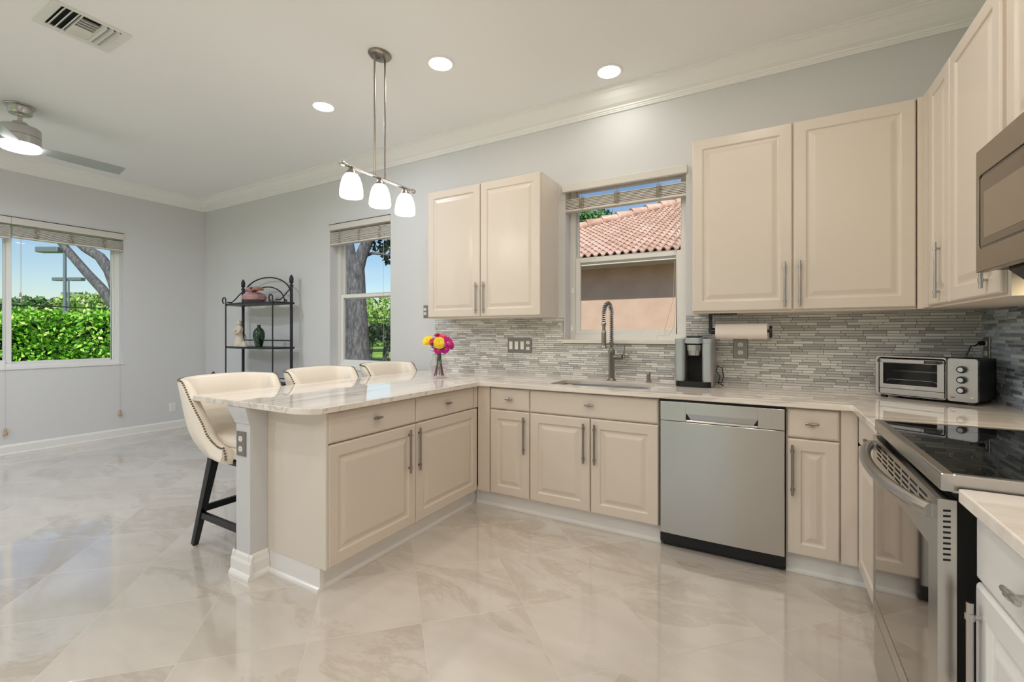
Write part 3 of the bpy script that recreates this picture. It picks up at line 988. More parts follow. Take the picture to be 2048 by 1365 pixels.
# ------------------------------------------------------------------ range
RX, RY0, RY1 = .335, 1.392, 2.146
t = thing('range', 'stainless slide-in electric range with black glass cooktop', 'stove', (.66, 1.77, 0))
mb = MB(); mb.box(RX + .037, XR - .02, RY0 + .012, RY1 - .003, .03, .884); mb.build('range_body', 'blackm', t)
mb = MB()
mb.box(RX + .005, RX + .028, RY0, RY1, .888, .930)          # front trim
mb.box(RX + .028, XR - .03, RY0, RY0 + .016, .888, .930); mb.box(RX + .028, XR - .03, RY1 - .016, RY1, .888, .930); mb.box(XR - .045, XR - .012, RY0, RY1, .888, .934)
mb.build('cooktop_trim', 'steelv', t, bevel=.004)
mb = MB(); mb.box(RX + .028, XR - .045, RY0 + .016, RY1 - .016, .9, .9285)
ck = mb.build('cooktop_glass', 'blackg', t)
mb = MB()
for (x, y, r) in ((.52, 1.59, .11), (.52, 1.95, .09), (.80, 1.59, .075), (.80, 1.95, .105), (.80, 1.95, .07), (.52, 1.59, .07)):
    vs, fs = [], []
    for k in range(48):
        a = 2 * PI * k / 48
        for q in (r - .0008, r + .0008):
            vs.append((x + q * math.cos(a), y + q * math.sin(a), .9288))
    for k in range(48):
        k2 = (k + 1) % 48
        fs.append((2 * k, 2 * k + 1, 2 * k2 + 1, 2 * k2))
    mb = MB(); mb.add(vs, fs); mb.build('burner_ring', 'darkgrey', ck)
dr = MB()
fo = FR(RX + .033)
V0, V1 = .222, .87
gl = (RY0 + .07, RY1 - .025, .275, .74)
dr.prism(rect(RY0, RY1, V0, V1), fo, 0, .033, [rect(*gl)] + [rect(1.47 + .088 * i, 1.47 + .088 * i + .072, .800 + .0155 * j, .800 + .0155 * j + .007) for i in range(7) for j in range(4)])
od = dr.build('oven_door', 'steel', t)
mb = MB(); mb.fbox(fo, gl[0] - .004, gl[1] + .004, gl[2] - .004, gl[3] + .004, .004, .0315); mb.build('oven_window', pmat('mirror_glass', (.30, .265, .23), .05, 1.0), od)
mb = MB(); mb.fbox(fo, RY0 + .01, RY1 - .01, .79, .868, -.003, .004); mb.build('vent_shadow', 'slot', od)
mb = MB()
for j in range(10):
    z = .842 - j * .0125
    mb.hexa([(RX + .0095 + .013 * a, RY0 - .0004 - .0002 * c, z + .0016 * a + (.0045 if b else 0)) for c in (0, 1) for b in (0, 1) for a in (0, 1)])
mb.build('side_vent', 'slot', od)
mb = MB()
hp = []
for i in range(25):
    f = i / 24; y = RY0 + .02 + (RY1 - RY0 - .03) * f
    hp.append((RX - .006 - .058 * (1 - (2 * f - 1) ** 2) ** .8, y, .835))
mb.tube(hp, .0165, 16)
mb.box(RX - .006, RX + .004, RY0 + .02, RY0 + .05, .82, .85); mb.box(RX - .006, RX + .004, RY1 - .04, RY1 - .01, .82, .85)
mb.build('handle', 'steelv', od)
mb = MB(); mb.fbox(fo, RY0, RY1, .02, .206, 0, .03); mb.build('warming_drawer', 'steel', t, bevel=.003)

# ------------------------------------------------------------------ microwave
t = thing('microwave', 'stainless over-the-range microwave under the right wall cabinets', 'microwave', (.8, 1.75, 1.46))
MX, MY0, MY1, MZ0, MZ1 = .612, 1.374, 2.134, 1.456, 1.866
mb = MB(); mb.box(MX + .03, XR - .003, MY0, MY1, MZ0 + .006, MZ1 - .003); mb.build('microwave_case', 'black', t)
fm = FR(MX + .03)
mb = MB(); mb.prism(rect(1.53, MY1, MZ0, MZ1), fm, 0, .03, [rrect(1.6, MY1 - .022, MZ0 + .076, MZ1 - .088, .012, 3)])
md = mb.build('door', pmat('dark_reflecting_steel', (.33, .29, .235), .3, 1.0), t, bevel=.002)  # stainless door; darker warm base colour imitates the dim room reflected in it
mb = MB(); mb.fbox(fm, 1.598, MY1 - .0225, MZ0 + .076, MZ1 - .088, .006, .026); mb.build('window_frame', 'blackg', md)
mb = MB(); mb.fbox(fm, 1.61, MY1 - .03, MZ0 + .084, MZ1 - .098, .02, .0275); mb.build('tinted_window', pmat('bronze_glass', (.16, .125, .09), .08, .6), md)
mb = MB(); mb.fbox(fm, 1.64, MY1 - .062, MZ0 + .108, MZ1 - .150, .0205, .0285); mb.build('screen_mesh', pmat('bronze_screen', (.34, .29, .23), .22, .75), md)
mb = MB(); mb.tube([(MX - .0, 1.56, MZ0 + .05), (MX - .035, 1.56, MZ0 + .06), (MX - .035, 1.56, MZ1 - .06), (MX, 1.56, MZ1 - .05)], .009, 10); mb.build('handle', 'steelv', md)
mb = MB(); mb.fbox(fm, MY0, 1.527, MZ0, MZ1, 0, .03); mb.build('control_panel', 'black', t, bevel=.002)
mb = MB()
for i in range(9):
    pass
mb.prism([(.655, MZ0 + .006), (.655, MZ0 - .006), (.70, MZ0 - .05), (.74, MZ0 - .058), (.80, MZ0 - .03), (.80, MZ0 + .006)], lambda a, b, w: (a, w, b), 1.44, 2.02)
mb.build('underside_vent', 'black', t)
mb = MB(); mb.box(.84, .90, 1.9, 2.03, MZ0 - .001, MZ0 + .006); mb.build('task_lamp', emis('task_lens', (1, .78, .5), 3.0), t)
ld = bpy.data.lights.new('microwave_lamp', 'AREA'); ld.shape = 'RECTANGLE'; ld.size = .06; ld.size_y = .12; ld.energy = 2.5; ld.color = (1, .8, .5)
lo_ = bpy.data.objects.new('microwave_lamp', ld); C.objects.link(lo_); lo_.location = (.87, 1.965, MZ0 - .004)

# ================================================================== LIGHT FIXTURES
def area(name, loc, size, power, col, spread=180, parent=None):
    l = bpy.data.lights.new(name, 'AREA'); l.shape = 'DISK'; l.size = size; l.energy = power; l.color = col
    l.spread = R(spread)
    o = bpy.data.objects.new(name, l); C.objects.link(o); o.location = loc
    return o
def can(x, y, label, col=WARM, p=P_CAN):
    t = thing('recessed_light', label, 'ceiling light', (x, y, ZC), 'recessed ceiling lights')
    mb = MB(); mb.lathe([(.095, 0), (.095, -.003), (.09, -.0065), (.078, -.0065), (.074, -.002), (.074, .0)], (x, y, ZC), 36); mb.build('trim_ring', 'ceil', t)
    mb = MB(); mb.lathe([(.075, -.0035), (.06, -.0045), (0, -.005)], (x, y, ZC), 36); mb.build('lens', 'lens', t)
    area('can_lamp', (x, y, ZC - .012), .13, p, col)
can(-1.911, 2.405, 'lit round recessed ceiling light, the one right of the pendant rods', WARM, 4)
can(-.962, 3.05, 'lit round recessed ceiling light close to the crown moulding above the sink', (1, .97, .92), 1.7)
can(-3.081, 2.403, 'lit round recessed ceiling light, smallest in view, left of the pendant', COOL, 8)
can(-.75, .9, 'added out-of-view fill light above the open kitchen floor', WARM, 10)  # from here down: unseen lights added to brighten the room
can(-.1, 1.95, 'added out-of-view fill light over the kitchen corner', WARM, 8)
can(-2.2, .3, 'added out-of-view fill light over the walkway', (1, .96, .91), 10)
can(-4.2, -1.6, 'added out-of-view fill light over the dining side', COOL, 28)
can(-5.6, -1.0, 'added out-of-view fill light near the left wall', COOL, 21)
can(-.9, -1.8, 'added out-of-view fill light far back in the room', WARM, 20)
can(.2, -.7, 'added out-of-view fill light near the right wall', WARM, 18)

t = thing('pendant_light', 'brushed three-shade bar pendant hanging over the breakfast bar', 'pendant lamp', (-2.19, 2.135, ZC))
px, pz = -2.19, 2.247
mb = MB(); mb.lathe([(.068, 0), (.068, -.006), (.06, -.016), (.045, -.02), (0, -.021)], (px, 2.135, ZC), 36, sx=1.0, sy=1.15)
mb.ball((px - .015, 2.14, ZC - .024), .009, 12, 8); mb.build('canopy', 'nickel', t)
for y in (2.09, 2.18):
    mb = MB(); mb.cyl((px, y, ZC - .015), (px, y, pz + .01), .0062, 12); mb.build('rod', 'nickel', t)
mb = MB()
for dx in (-.009, .009):
    mb.cyl((px + dx, 1.845, pz + .004), (px + dx, 2.44, pz + .004), .0052, 12)
for y in (1.835, 2.45):
    s_ = -1 if y < 2 else 1
    mb.ball((px, y + s_ * .008, pz + .004), .014, 14, 10); mb.cyl((px, y - s_ * .01, pz + .004), (px, y + s_ * .004, pz + .004), .0165, 16)
mb.build('crossbar', 'steelv', t)
for y in (1.905, 2.136, 2.368):
    mb = MB(); mb.lathe([(.008, .0), (.014, -.006), (.03, -.03), (.034, -.04), (.03, -.042)], (px, y, pz), 20); mb.build('shade_holder', 'nickel', t)
    mb = MB(); mb.lathe([(.024, -.036), (.036, -.042), (.05, -.062), (.06, -.095), (.067, -.135), (.068, -.168), (.064, -.178), (.058, -.172), (.05, -.1), (.03, -.055)], (px, y, pz), 32); mb.build('lamp_shade', 'shade', t)
    l = bpy.data.lights.new('pendant_bulb', 'POINT'); l.energy = P_PEND; l.color = WARM; l.shadow_soft_size = .05
    o = bpy.data.objects.new('pendant_bulb', l); C.objects.link(o); o.location = (px, y, pz - .20)

# ceiling fan
FX, FY = -5.163, 1.213
t = thing('ceiling_fan', 'brushed ceiling fan with a lit round lamp above the dining area', 'ceiling fan', (FX, FY, ZC))
mb = MB(); mb.lathe([(.092, 0), (.092, -.008), (.086, -.014), (.074, -.016), (.07, -.06), (.064, -.068), (.03, -.072), (.028, -.08), (0, -.08)], (FX, FY, ZC), 36); mb.build('canopy', 'steelv', t)
mb = MB(); mb.cyl((FX, FY, 2.98), (FX, FY, 2.90), .0145, 16); mb.build('downrod', 'steelv', t)
mb = MB(); mb.lathe([(.014, .16), (.04, .158), (.044, .15), (.044, .125), (.05, .12), (.112, .117), (.119, .112), (.121, .104), (.121, .045), (.117, .043), (.117, .04), (.121, .038), (.121, -.02), (.112, -.024), (0, -.024)], (FX, FY, 2.762), 44); mb.build('motor_housing', 'steelv', t)
mb = MB(); mb.lathe([(.12, -.022), (.121, -.03), (.119, -.052), (.108, -.06), (0, -.064)], (FX, FY, 2.762), 44); mb.build('lamp_lens', 'fanlens', t)
area('fan_lamp', (FX, FY, 2.69), .2, P_FAN, COOL)
for a in (90, 210, 330):
    ca, sa = math.cos(R(a)), math.sin(R(a))
    def bp(r, w, h): return (FX + ca * r - sa * w, FY + sa * r + ca * w, 2.735 + h)
    mb = MB()
    st = [(.10, .035), (.16, .05), (.30, .062), (.50, .068), (.655, .066)]
    vs, fs = [], []
    for r, w in st:
        for h in (.003, -.003):
            vs += [bp(r, -w, h + w * .25), bp(r, w, h - w * .25)]
    for i in range(len(st) - 1):
        o = i * 4
        fs += [(o, o + 1, o + 5, o + 4), (o + 2, o + 6, o + 7, o + 3), (o, o + 4, o + 6, o + 2), (o + 1, o + 3, o + 7, o + 5)]
    fs += [(0, 2, 3, 1), (len(vs) - 4, len(vs) - 3, len(vs) - 1, len(vs) - 2)]
    mb.add(vs, fs)
    mb.build('blade', 'bladem', t)

# air vent
vx0, vx1, vy0, vy1 = -3.68, -3.35, .912, 1.262
t = thing('air_vent', 'white three-way air register set in the ceiling', 'vent', ((vx0 + vx1) / 2, (vy0 + vy1) / 2, ZC))
fcl = lambda u, v, w: (u, v, ZC - w)
mb = MB(); mb.prism(rrect(vx0, vx1, vy0, vy1, .008, 3), fcl, .0005, .009, [rect(vx0 + .045, vx1 - .022, vy0 + .04, vy1 - .045)]); mb.build('register_frame', 'grille', t, bevel=.002)
mb = MB(); mb.box(vx0 + .03, vx1 - .015, vy0 + .03, vy1 - .03, ZC - .001, ZC - .0003); mb.build('duct_opening', 'slot', t)
mb = MB()
for k in range(3):
    y = vy0 + .055 + k * .03
    mb.bar((vx0 + .045, y, ZC - .008), (vx1 - .022, y, ZC - .008), .004, .028, (0, .75, 1))
for k in range(3):
    y = vy1 - .06 - k * .03
    mb.bar((vx0 + .045, y, ZC - .008), (vx1 - .022, y, ZC - .008), .004, .028, (0, -.75, 1))
ya, yb = vy0 + .13, vy1 - .135
for k in range(8):
    x = vx0 + .06 + k * .03
    mb.bar((x, ya, ZC - .008), (x, yb, ZC - .008), .003, .026, ((.9 if k < 4 else -.5), 0, 1))
mb.box(vx0 + .045, vx1 - .022, ya - .004, ya, ZC - .014, ZC - .001); mb.box(vx0 + .045, vx1 - .022, yb, yb + .004, ZC - .014, ZC - .001)
mb.build('louvre', 'grille', t)
for y in (vy0 + .02, vy1 - .022):
    mb = MB(); mb.lathe([(.006, -.0085), (.005, -.011), (0, -.0115)], ((vx0 + vx1) / 2, y, ZC), 12); mb.build('screw', 'grille', t)

# ------------------------------------------------------------------ wall plates
def outlet(label, fr, u, v, w=.082, h=.124, mat='plate', recs=((0, .026), (0, -.026)), rock=()):
    t = thing('wall_outlet' if not rock else 'switch_plate', label, 'outlet' if not rock else 'light switch', fr(u, v, 0))
    mb = MB(); mb.rings(fr, u - w / 2, u + w / 2, v - h / 2, v + h / 2, [(0, .003), (.002, .0055), (.004, .006)], 0); mb.build('cover_plate', mat, t)
    for du, dv in recs:
        mb = MB(); c = [(u + du + .0165 * math.cos(2 * PI * k / 20), v + dv + max(-.0135, min(.0135, .0165 * math.sin(2 * PI * k / 20)))) for k in range(20)]
        mb.prism(c, fr, .005, .0082)
        r = mb.build('receptacle', 'almond' if mat != 'whitep' else 'whitep', t)
        mb = MB()
        for q in (-.006, .006):
            mb.fbox(fr, u + du + q - .0011, u + du + q + .0011, v + dv - .001, v + dv + .007, .008, .0085)
        mb.prism([(u + du + .0025 * math.cos(2 * PI * k / 10), v + dv - .008 + .0025 * math.sin(2 * PI * k / 10)) for k in range(10)], fr, .008, .0085)
        mb.build('socket_slots', 'slot', r)
    for du in rock:
        mb = MB(); mb.rings(fr, u + du - .0165, u + du + .0165, v - .034, v + .034, [(0, .008), (.0015, .0095), (.004, .0098)], .004); mb.build('rocker', 'almond', t, bevel=.001)
    return t
ftile = FB(YW - .0085)
outlet('steel four-gang switch plate on the tile under the left upper cabinet', ftile, -1.842, 1.147, .23, .122, 'plate', ((.082, .024), (.082, -.024)), (-.082, -.0275, .0275))
outlet('steel outlet plate on the tile below the paper towel roll', ftile, -.17, 1.148, .088, .13)
outlet('steel outlet plate on the end post of the breakfast bar', lambda u, v, w: (u, KY - w, v), -2.37, .68, .08, .126)
outlet('small white outlet low on the left wall near the corner', FP(XL), 2.99, .281, .07, .114, 'whitep')
outlet('steel switch plate edge peeking out left of the left upper cabinet', FB(YW), -2.845, 1.458, .105, .12, 'plate', ((-.03, .02), (-.03, -.02)))
to = outlet('steel outlet plate on the right tile wall behind the toaster oven', FR(XR - .0085), 3.3, 1.17, .075, .12)

# ================================================================== BAR STOOLS (local frame: seat faces +x)
def make_stool():
    t = thing('bar_stool', None, 'stool', (0, 0, 0), 'ivory bar stools at the breakfast bar')
    path = []
    hw = .262
    def zt(bx):
        return float(np.interp(bx, [-.105, -.09, -.078, -.066, -.057, -.042, .002, .014, .04, .09, .13], [.985, .981, .968, .93, .89, .85, .757, .70, .672, .645, .64]))
    for bx in (.13, .11, .09, .065, .04, .026, .014, .008, .002, -.013, -.028, -.042, -.05, -.057, -.062, -.066, -.072, -.078, -.084, -.09, -.1): path.append((bx, -hw, 0, -1, zt(bx), 0))
    for k in range(1, 9):
        a = R(90 * k / 9); path.append((-.1 - .13 * math.sin(a), -hw + .13 - .13 * math.cos(a), -math.sin(a), -math.cos(a), .985, math.sin(a)))
    half = path[:]
    for y in np.linspace(-hw + .13, hw - .13, 7): path.append((-.23, y, -1, 0, .985, 1))
    path += [(x, -y, nx, -ny, z, w) for x, y, nx, ny, z, w in half[::-1]]
    zb = .545
    def pt(i, z, off):
        bx, by, nx, ny, top, w = path[i]
        q = max(0.0, (z - .6) / .385)
        crown = .02 * w
        x = bx + nx * off - .165 * q - .012 * math.sin(PI * min(1, q)) * w
        y = (by + ny * off) * (1 + .115 * q)
        return (x, y, z)
    th = .052
    cols = []
    for i, P in enumerate(path):
        top = P[4] + .012 * P[5] * (1 - (abs(P[1]) / .262) ** 2)
        col = []
        zs = np.linspace(0, 1, 9)
        tuck = [-.05, -.012, .006, .013, .013, .010, .006, .003, 0]
        for k, f in enumerate(zs): col.append(pt(i, zb + (top - .022 - zb) * f, tuck[k]))
        col += [pt(i, top - .008, -.006), pt(i, top, -.02), pt(i, top, -.034), pt(i, top - .008, -.046)]
        for k, f in enumerate(zs[::-1]): col.append(pt(i, zb + .02 + (top - .022 - zb - .02) * f, -th - .012 * math.sin(PI * f)))
        cols.append(col)
    n_ = len(cols[0]); mb = MB()
    vs = [p for c in cols for p in c]; fs = []
    for i in range(len(cols) - 1):
        for k in range(n_):
            k2 = (k + 1) % n_
            fs.append((i * n_ + k, (i + 1) * n_ + k, (i + 1) * n_ + k2, i * n_ + k2))
    fs += [tuple(range(n_))[::-1], tuple((len(cols) - 1) * n_ + k for k in range(n_))]
    mb.add(vs, fs, True)
    bk = mb.build('backrest', 'vinyl', t)
    # nailhead trim along the front edge of both wings and over the top
    mb = MB()
    def nails(pts):
        d = 0; last = None
        for a, b in zip(pts[:-1], pts[1:]):
            L_ = (Vector(b) - Vector(a)).length; s_ = 0
            while d + (L_ - s_) >= .0155:
                s_ += .0155 - d; d = 0
                mb.ball(Vector(a).lerp(Vector(b), s_ / L_), .0058, 8, 5)
            d += L_ - s_
    line = []
    for z in np.linspace(.565, .64, 4): line.append(pt(0, z, -.012))
    line = [(x + .004, y, z) for x, y, z in line]
    rim = [pt(i, path[i][4] + .012 * path[i][5] * (1 - (abs(path[i][1]) / .262) ** 2) - .004, -.006) for i in range(len(path))]
    nails(line + rim + [(x, -y, z) for x, y, z in line[::-1]])
    mb.build('nailhead_trim', 'nail', bk)
    mb = MB()
    prof = [(0, .69), (.1, .69), (.17, .683), (.2, .668), (.208, .65), (.205, .632), (.19, .62), (0, .62)]
    vs, fs = [], []; seg = 40
    for r, z in prof:
        for k in range(seg):
            a = 2 * PI * k / seg; c_, s_ = math.cos(a), math.sin(a)
            e = .55
            vs.append((.01 + math.copysign(abs(c_) ** e, c_) * r * .98, math.copysign(abs(s_) ** e, s_) * r * 1.0, z))
    for i in range(len(prof) - 1):
        for k in range(seg):
            k2 = (k + 1) % seg; fs.append((i * seg + k, i * seg + k2, (i + 1) * seg + k2, (i + 1) * seg + k))
    mb.add(vs, fs, True); mb.build('seat', 'vinyl', t)
    mb = MB(); mb.box(-.15, .205, -.205, .205, .565, .625); mb.build('seat_apron', 'vinyl', t, bevel=.01)
    mb = MB(); mb.box(-.15, .2, -.2, .2, .53, .566); mb.build('seat_frame', 'espresso', t, bevel=.002)
    for sy in (-1, 1):
        for (x0, x1, y0, y1) in ((-.1, -.295, .19, .195), (.175, .20, .18, .215)):
            a = (x0, sy * y0, .545); b = (x1, sy * y1, .012)
            mb = MB(); mb.bar(a, b, .044, .044, (1, 0, 0), 0, .03, .03)
            lg = mb.build('leg', 'espresso', t, bevel=.002)
            mb = MB(); mb.lathe([(.013, .0), (.013, .012), (0, .013)], (x1, sy * y1, .0), 12); mb.build('foot_glide', 'stone', lg)
    def on(x0, x1, y0, y1, z): f = (.545 - z) / .533; return (x0 + (x1 - x0) * f, y0 + (y1 - y0) * f, z)
    for sy in (-1, 1):
        a = on(-.1, -.295, .19, .195, .2); b = on(.175, .20, .18, .215, .2)
        mb = MB(); mb.bar((a[0], sy * a[1], .2), (b[0], sy * b[1], .2), .022, .036); mb.build('stretcher', 'espresso', t, bevel=.0015)
    for z, q in ((.235, (-.1, -.295, .19, .195)), (.16, (.175, .20, .18, .215))):
        a = on(*q, z); mb = MB(); mb.bar((a[0], -a[1], z), (a[0], a[1], z), .022, .036); mb.build('stretcher', 'espresso', t, bevel=.0015)
    return t
stool = make_stool()
for i, (x, y, rz, lb) in enumerate(((-2.642, 1.60, 0, 'ivory nailhead bar stool at the free end of the breakfast bar, its leg in view'),
                                    (-2.642, 2.255, 0, 'ivory nailhead bar stool, middle one behind the breakfast bar'),
                                    (-2.642, 2.94, 0, 'ivory nailhead bar stool closest to the back wall, beside the flower vase'))):
    o = stool if i == 0 else copy_tree(stool)
    o.location = (x, y, 0); o.rotation_euler.z = R(rz); o['label'] = lb

# ================================================================== BAKER'S RACK
t = thing('bakers_rack', 'black wrought-iron baker rack against the dining wall', 'shelf rack', (-5.24, 3.2, 0))
BX0, BX1, BY, FYR = -5.725, -4.77, 3.29, 3.07
for x in (BX0, BX1):
    mb = MB(); mb.cyl((x, BY, 0), (x, BY, 1.80), .0165, 16); mb.lathe([(.021, 0), (.021, .012), (.014, .02)], (x, BY, 1.79), 16)
    po = mb.build('post', 'iron', t)
    mb = MB(); mb.lathe([(.01, .02), (.012, .03), (.022, .042), (.026, .05), (.02, .056), (.024, .075), (.022, .095), (.012, .12), (0, .135)], (x, BY, 1.79), 18); mb.build('finial', 'iron', po)
def arch(x0, x1, z0, z1, y, r, k=28):
    return [((x0 + x1) / 2 - (x1 - x0) / 2 * math.cos(PI * i / k), y, z0 + (z1 - z0) * math.sin(PI * i / k)) for i in range(k + 1)]
mb = MB(); mb.tube(arch(BX0 + .01, BX1 - .01, 1.70, 1.915, BY, .008), .008, 10); mb.build('arch', 'iron', t)
mb = MB(); pts = arch(BX0 + .16, BX1 - .1, 1.62, 1.80, BY - .02, .007)
mb.tube(pts, .007, 10)
def scroll(cx, y, cz, r, a0, turns, sgn=1, k=22):
    return [(cx + sgn * r * (1 - .75 * i / k) * math.cos(a0 + turns * 2 * PI * i / k), y, cz + r * (1 - .75 * i / k) * math.sin(a0 + turns * 2 * PI * i / k)) for i in range(k + 1)]
mb.tube(scroll(BX1 - .075, BY - .02, 1.625, .026, PI, 1.1), .006, 8); mb.build('arch', 'iron', t)
for x in (BX0, BX1):
    mb = MB(); s_ = 1
    mb.tube([(x, BY - .01, 1.76), (x - .004, BY - .05, 1.72), (x + .0, BY - .1, 1.66), (x, FYR + .08, 1.625), (x, FYR + .03, 1.622)], .007, 10); mb.build('side_brace', 'iron', t)
def shelf_poly():
    p = [(BX0 - .03, BY + .02), (BX0 - .03, FYR + .02)]
    for i in range(13):
        f = i / 12
        p.append((BX0 - .03 + (BX1 - BX0 + .06) * f, FYR + .02 - .09 * math.sin(PI * f)))
    p += [(BX1 + .03, FYR + .02), (BX1 + .03, BY + .02)]
    out = []
    for q in p:
        if not out or (abs(out[-1][0] - q[0]) + abs(out[-1][1] - q[1])) > 1e-4: out.append(q)
    return out
for z in (1.604, 1.093, .68, .25):
    mb = MB(); mb.prism(shelf_poly(), fz, z - .022, z); mb.build('shelf', 'iron', t, bevel=.002)
for x in (BX0 + .02, BX1 - .01):
    mb = MB()
    mb.tube([(x, FYR, .72), (x - .0, FYR, .76), (x + .0, FYR, 1.0), (x, FYR, 1.4), (x, FYR, 1.64)] + [(x + (.0 - .035) + .035 * math.cos(a), FYR, 1.645 + .035 * math.sin(a)) for a in [R(q) for q in range(15, 270, 20)]], .0075, 10)
    mb.build('front_rod', 'iron', t)
mb = MB(); mb.cyl((BX0, BY, 1.165), (BX1, BY, 1.165), .007, 10); mb.build('back_rail', 'iron', t)
mb = MB(); mb.cyl((BX0, BY, .72), (BX1, BY, .72), .007, 10); mb.build('back_rail', 'iron', t)
for x in (BX0 - .06, BX1 - .42):
    mb = MB(); mb.cyl((x, FYR - .1, 0), (x, FYR - .1, .71), .0165, 14); lg = mb.build('front_leg', 'iron', t)
    mb = MB(); mb.lathe([(.02, 0), (.024, .01), (.03, .02), (.02, .026), (.026, .045), (.022, .065), (.012, .085), (0, .095)], (x, FYR - .1, .70), 16); mb.build('finial', 'iron', lg)
    mb = MB(); mb.tube([(x, FYR - .1, .7), (x + .04, FYR - .08, .725), (x + .07, FYR - .05, .728), (x + .085, FYR, .71), (x + .08, FYR, .685)], .008, 8); mb.build('scroll_brace', 'iron', lg)
for x in (BX0, BX1):
    mb = MB(); mb.bar((x, BY, .67), (x, FYR - .1, .67), .012, .012); mb.build('side_rail', 'iron', t)

# things on the rack
t = thing('gourd_vase', 'squat pink ceramic gourd with a bow on the top rack shelf', 'ornament', (-5.27, 3.16, 1.604))
gx, gy, gz = -5.27, 3.16, 1.604
mb = MB(); mb.lathe([(.05, 0), (.09, .008), (.125, .04), (.13, .075), (.11, .105), (.07, .122), (.03, .128), (0, .13)], (gx, gy, gz), 32); mb.build('vase_body', 'terracotta', t)
for s_, w in ((-1, .8), (1, 1.15)):
    mb = MB()
    for q in (-1, 1):
        vs = []
        for i in range(9):
            f = i / 8
            wd = .012 + .035 * math.sin(PI * min(1, f * .72 + .06))
            cx = gx + .01 + s_ * f * .125 * w
            zc_ = gz + .135 + .03 * math.sin(PI * f * .8)
            for j in range(8):
                a = 2 * PI * j / 8
                vs.append((cx, gy - .02 + q * .018 + wd * .7 * math.cos(a), zc_ + wd * .5 * math.sin(a)))
        fs = [(i * 8 + j, i * 8 + (j + 1) % 8, (i + 1) * 8 + (j + 1) % 8, (i + 1) * 8 + j) for i in range(8) for j in range(8)] + [tuple(range(8)), tuple(range(64, 72))]
        mb.add(vs, fs, True)
    mb.build('bow_loop', 'petal_bow' if s_ > 0 else 'terracotta', t)
mb = MB(); mb.tube([(gx, gy, gz + .12), (gx - .005, gy - .02, gz + .16), (gx + .01, gy - .04, gz + .17), (gx + .02, gy - .03, gz + .15)], [.014, .012, .016, .01], 10); mb.build('bow_knot', pmat('bow_dark', '4d332c', .5), t)
t = thing('figurine', 'cream robed angel figurine on the middle rack shelf', 'figurine', (-5.44, 3.10, 1.093))
ax, ay, az = -5.47, 3.10, 1.093
mb = MB(); mb.lathe([(.075, 0), (.078, .01), (.06, .06), (.042, .12), (.036, .16), (.044, .2), (.04, .225), (.018, .245), (.014, .255), (0, .256)], (ax, ay, az), 24, sy=.8)
mb.tube([(ax + .04, ay - .01, az + .22), (ax + .06, ay - .04, az + .17), (ax + .03, ay - .06, az + .15), (ax - .01, ay - .055, az + .165)], [.018, .016, .013, .01], 10)
mb.tube([(ax - .035, ay - .01, az + .22), (ax - .045, ay - .045, az + .17), (ax, ay - .06, az + .155)], [.017, .015, .011], 10)
mb.lathe([(.02, 0), (.055, 0), (.03, .05), (0, .07)], (ax + .09, ay, az), 14, sy=.7)
mb.build('robe', 'stone', t)
mb = MB(); mb.ball((ax + .004, ay - .006, az + .278), .026, 14, 10, sc=(1, 1, 1.2)); mb.tube([(ax - .012, ay + .01, az + .3), (ax - .022, ay + .015, az + .27), (ax - .02, ay + .02, az + .22)], [.02, .022, .01], 10)
mb.build('head', 'stone', t)
mb = MB()
for k in range(4):
    mb.tube([(ax + .1, ay, az + .04), (ax + .115 + .006 * k, ay, az + .08 + .012 * k), (ax + .13 + .008 * (k % 2), ay - .004 * k, az + .1 + .014 * k)], .003, 6); mb.ball((ax + .13 + .008 * (k % 2), ay - .004 * k, az + .1 + .014 * k), .007, 8, 6)
mb.build('sprig', pmat('sprig', '8b8578', .7), t)
t = thing('green_vase', 'glossy dark green ceramic vase on the middle rack shelf', 'vase', (-5.05, 3.08, 1.093))
mb = MB(); mb.lathe([(.028, 0), (.034, .004), (.05, .06), (.062, .12), (.06, .165), (.045, .2), (.02, .222), (.016, .232), (.02, .246), (.023, .252), (.017, .25), (.012, .235), (0, .23)], (-5.05, 3.08, 1.093), 28); tag(mb.build('vase_body', 'greeng', t), None, None)

# ================================================================== ON THE WORKTOP
# glass vase and flowers
vx, vy = -2.225, 2.78
t = thing('glass_vase', 'small clear glass vase of pink-tinted water on the breakfast bar', 'vase', (vx, vy, ZCT))
vp = [(.034, .001), (.04, .004), (.046, .04), (.05, .085), (.053, .105), (.05, .125), (.04, .15), (.034, .17), (.036, .19), (.0345, .191), (.033, .18)]
mb = MB(); mb.lathe([(r * 1.36, z) for r, z in vp], (vx, vy, ZCT), 36); mb.build('vase_wall', 'vaseglass', t)
mb = MB(); mb.lathe([(.044, .012), (.056, .04), (.061, .085), (.0625, .092), (0, .092)], (vx, vy, ZCT), 32); mb.build('water', 'water', t)
M['stem'] = pmat('stem', '4f5a2a', .6); M['fleaf'] = pmat('flower_leaf', '2f4a1e', .5)
FC = {'yellow': ('f0d21c', 'c9b414'), 'magenta': ('c8188f', 'e0b020'), 'red': ('c81e4e', 'a01538'), 'pink': ('e23a72', 'd9a520')}
for k_, (a_, b_) in FC.items():
    M['pet_' + k_] = pmat('petal_' + k_, a_, .5); M['eye_' + k_] = pmat('flower_eye_' + k_, b_, .7)
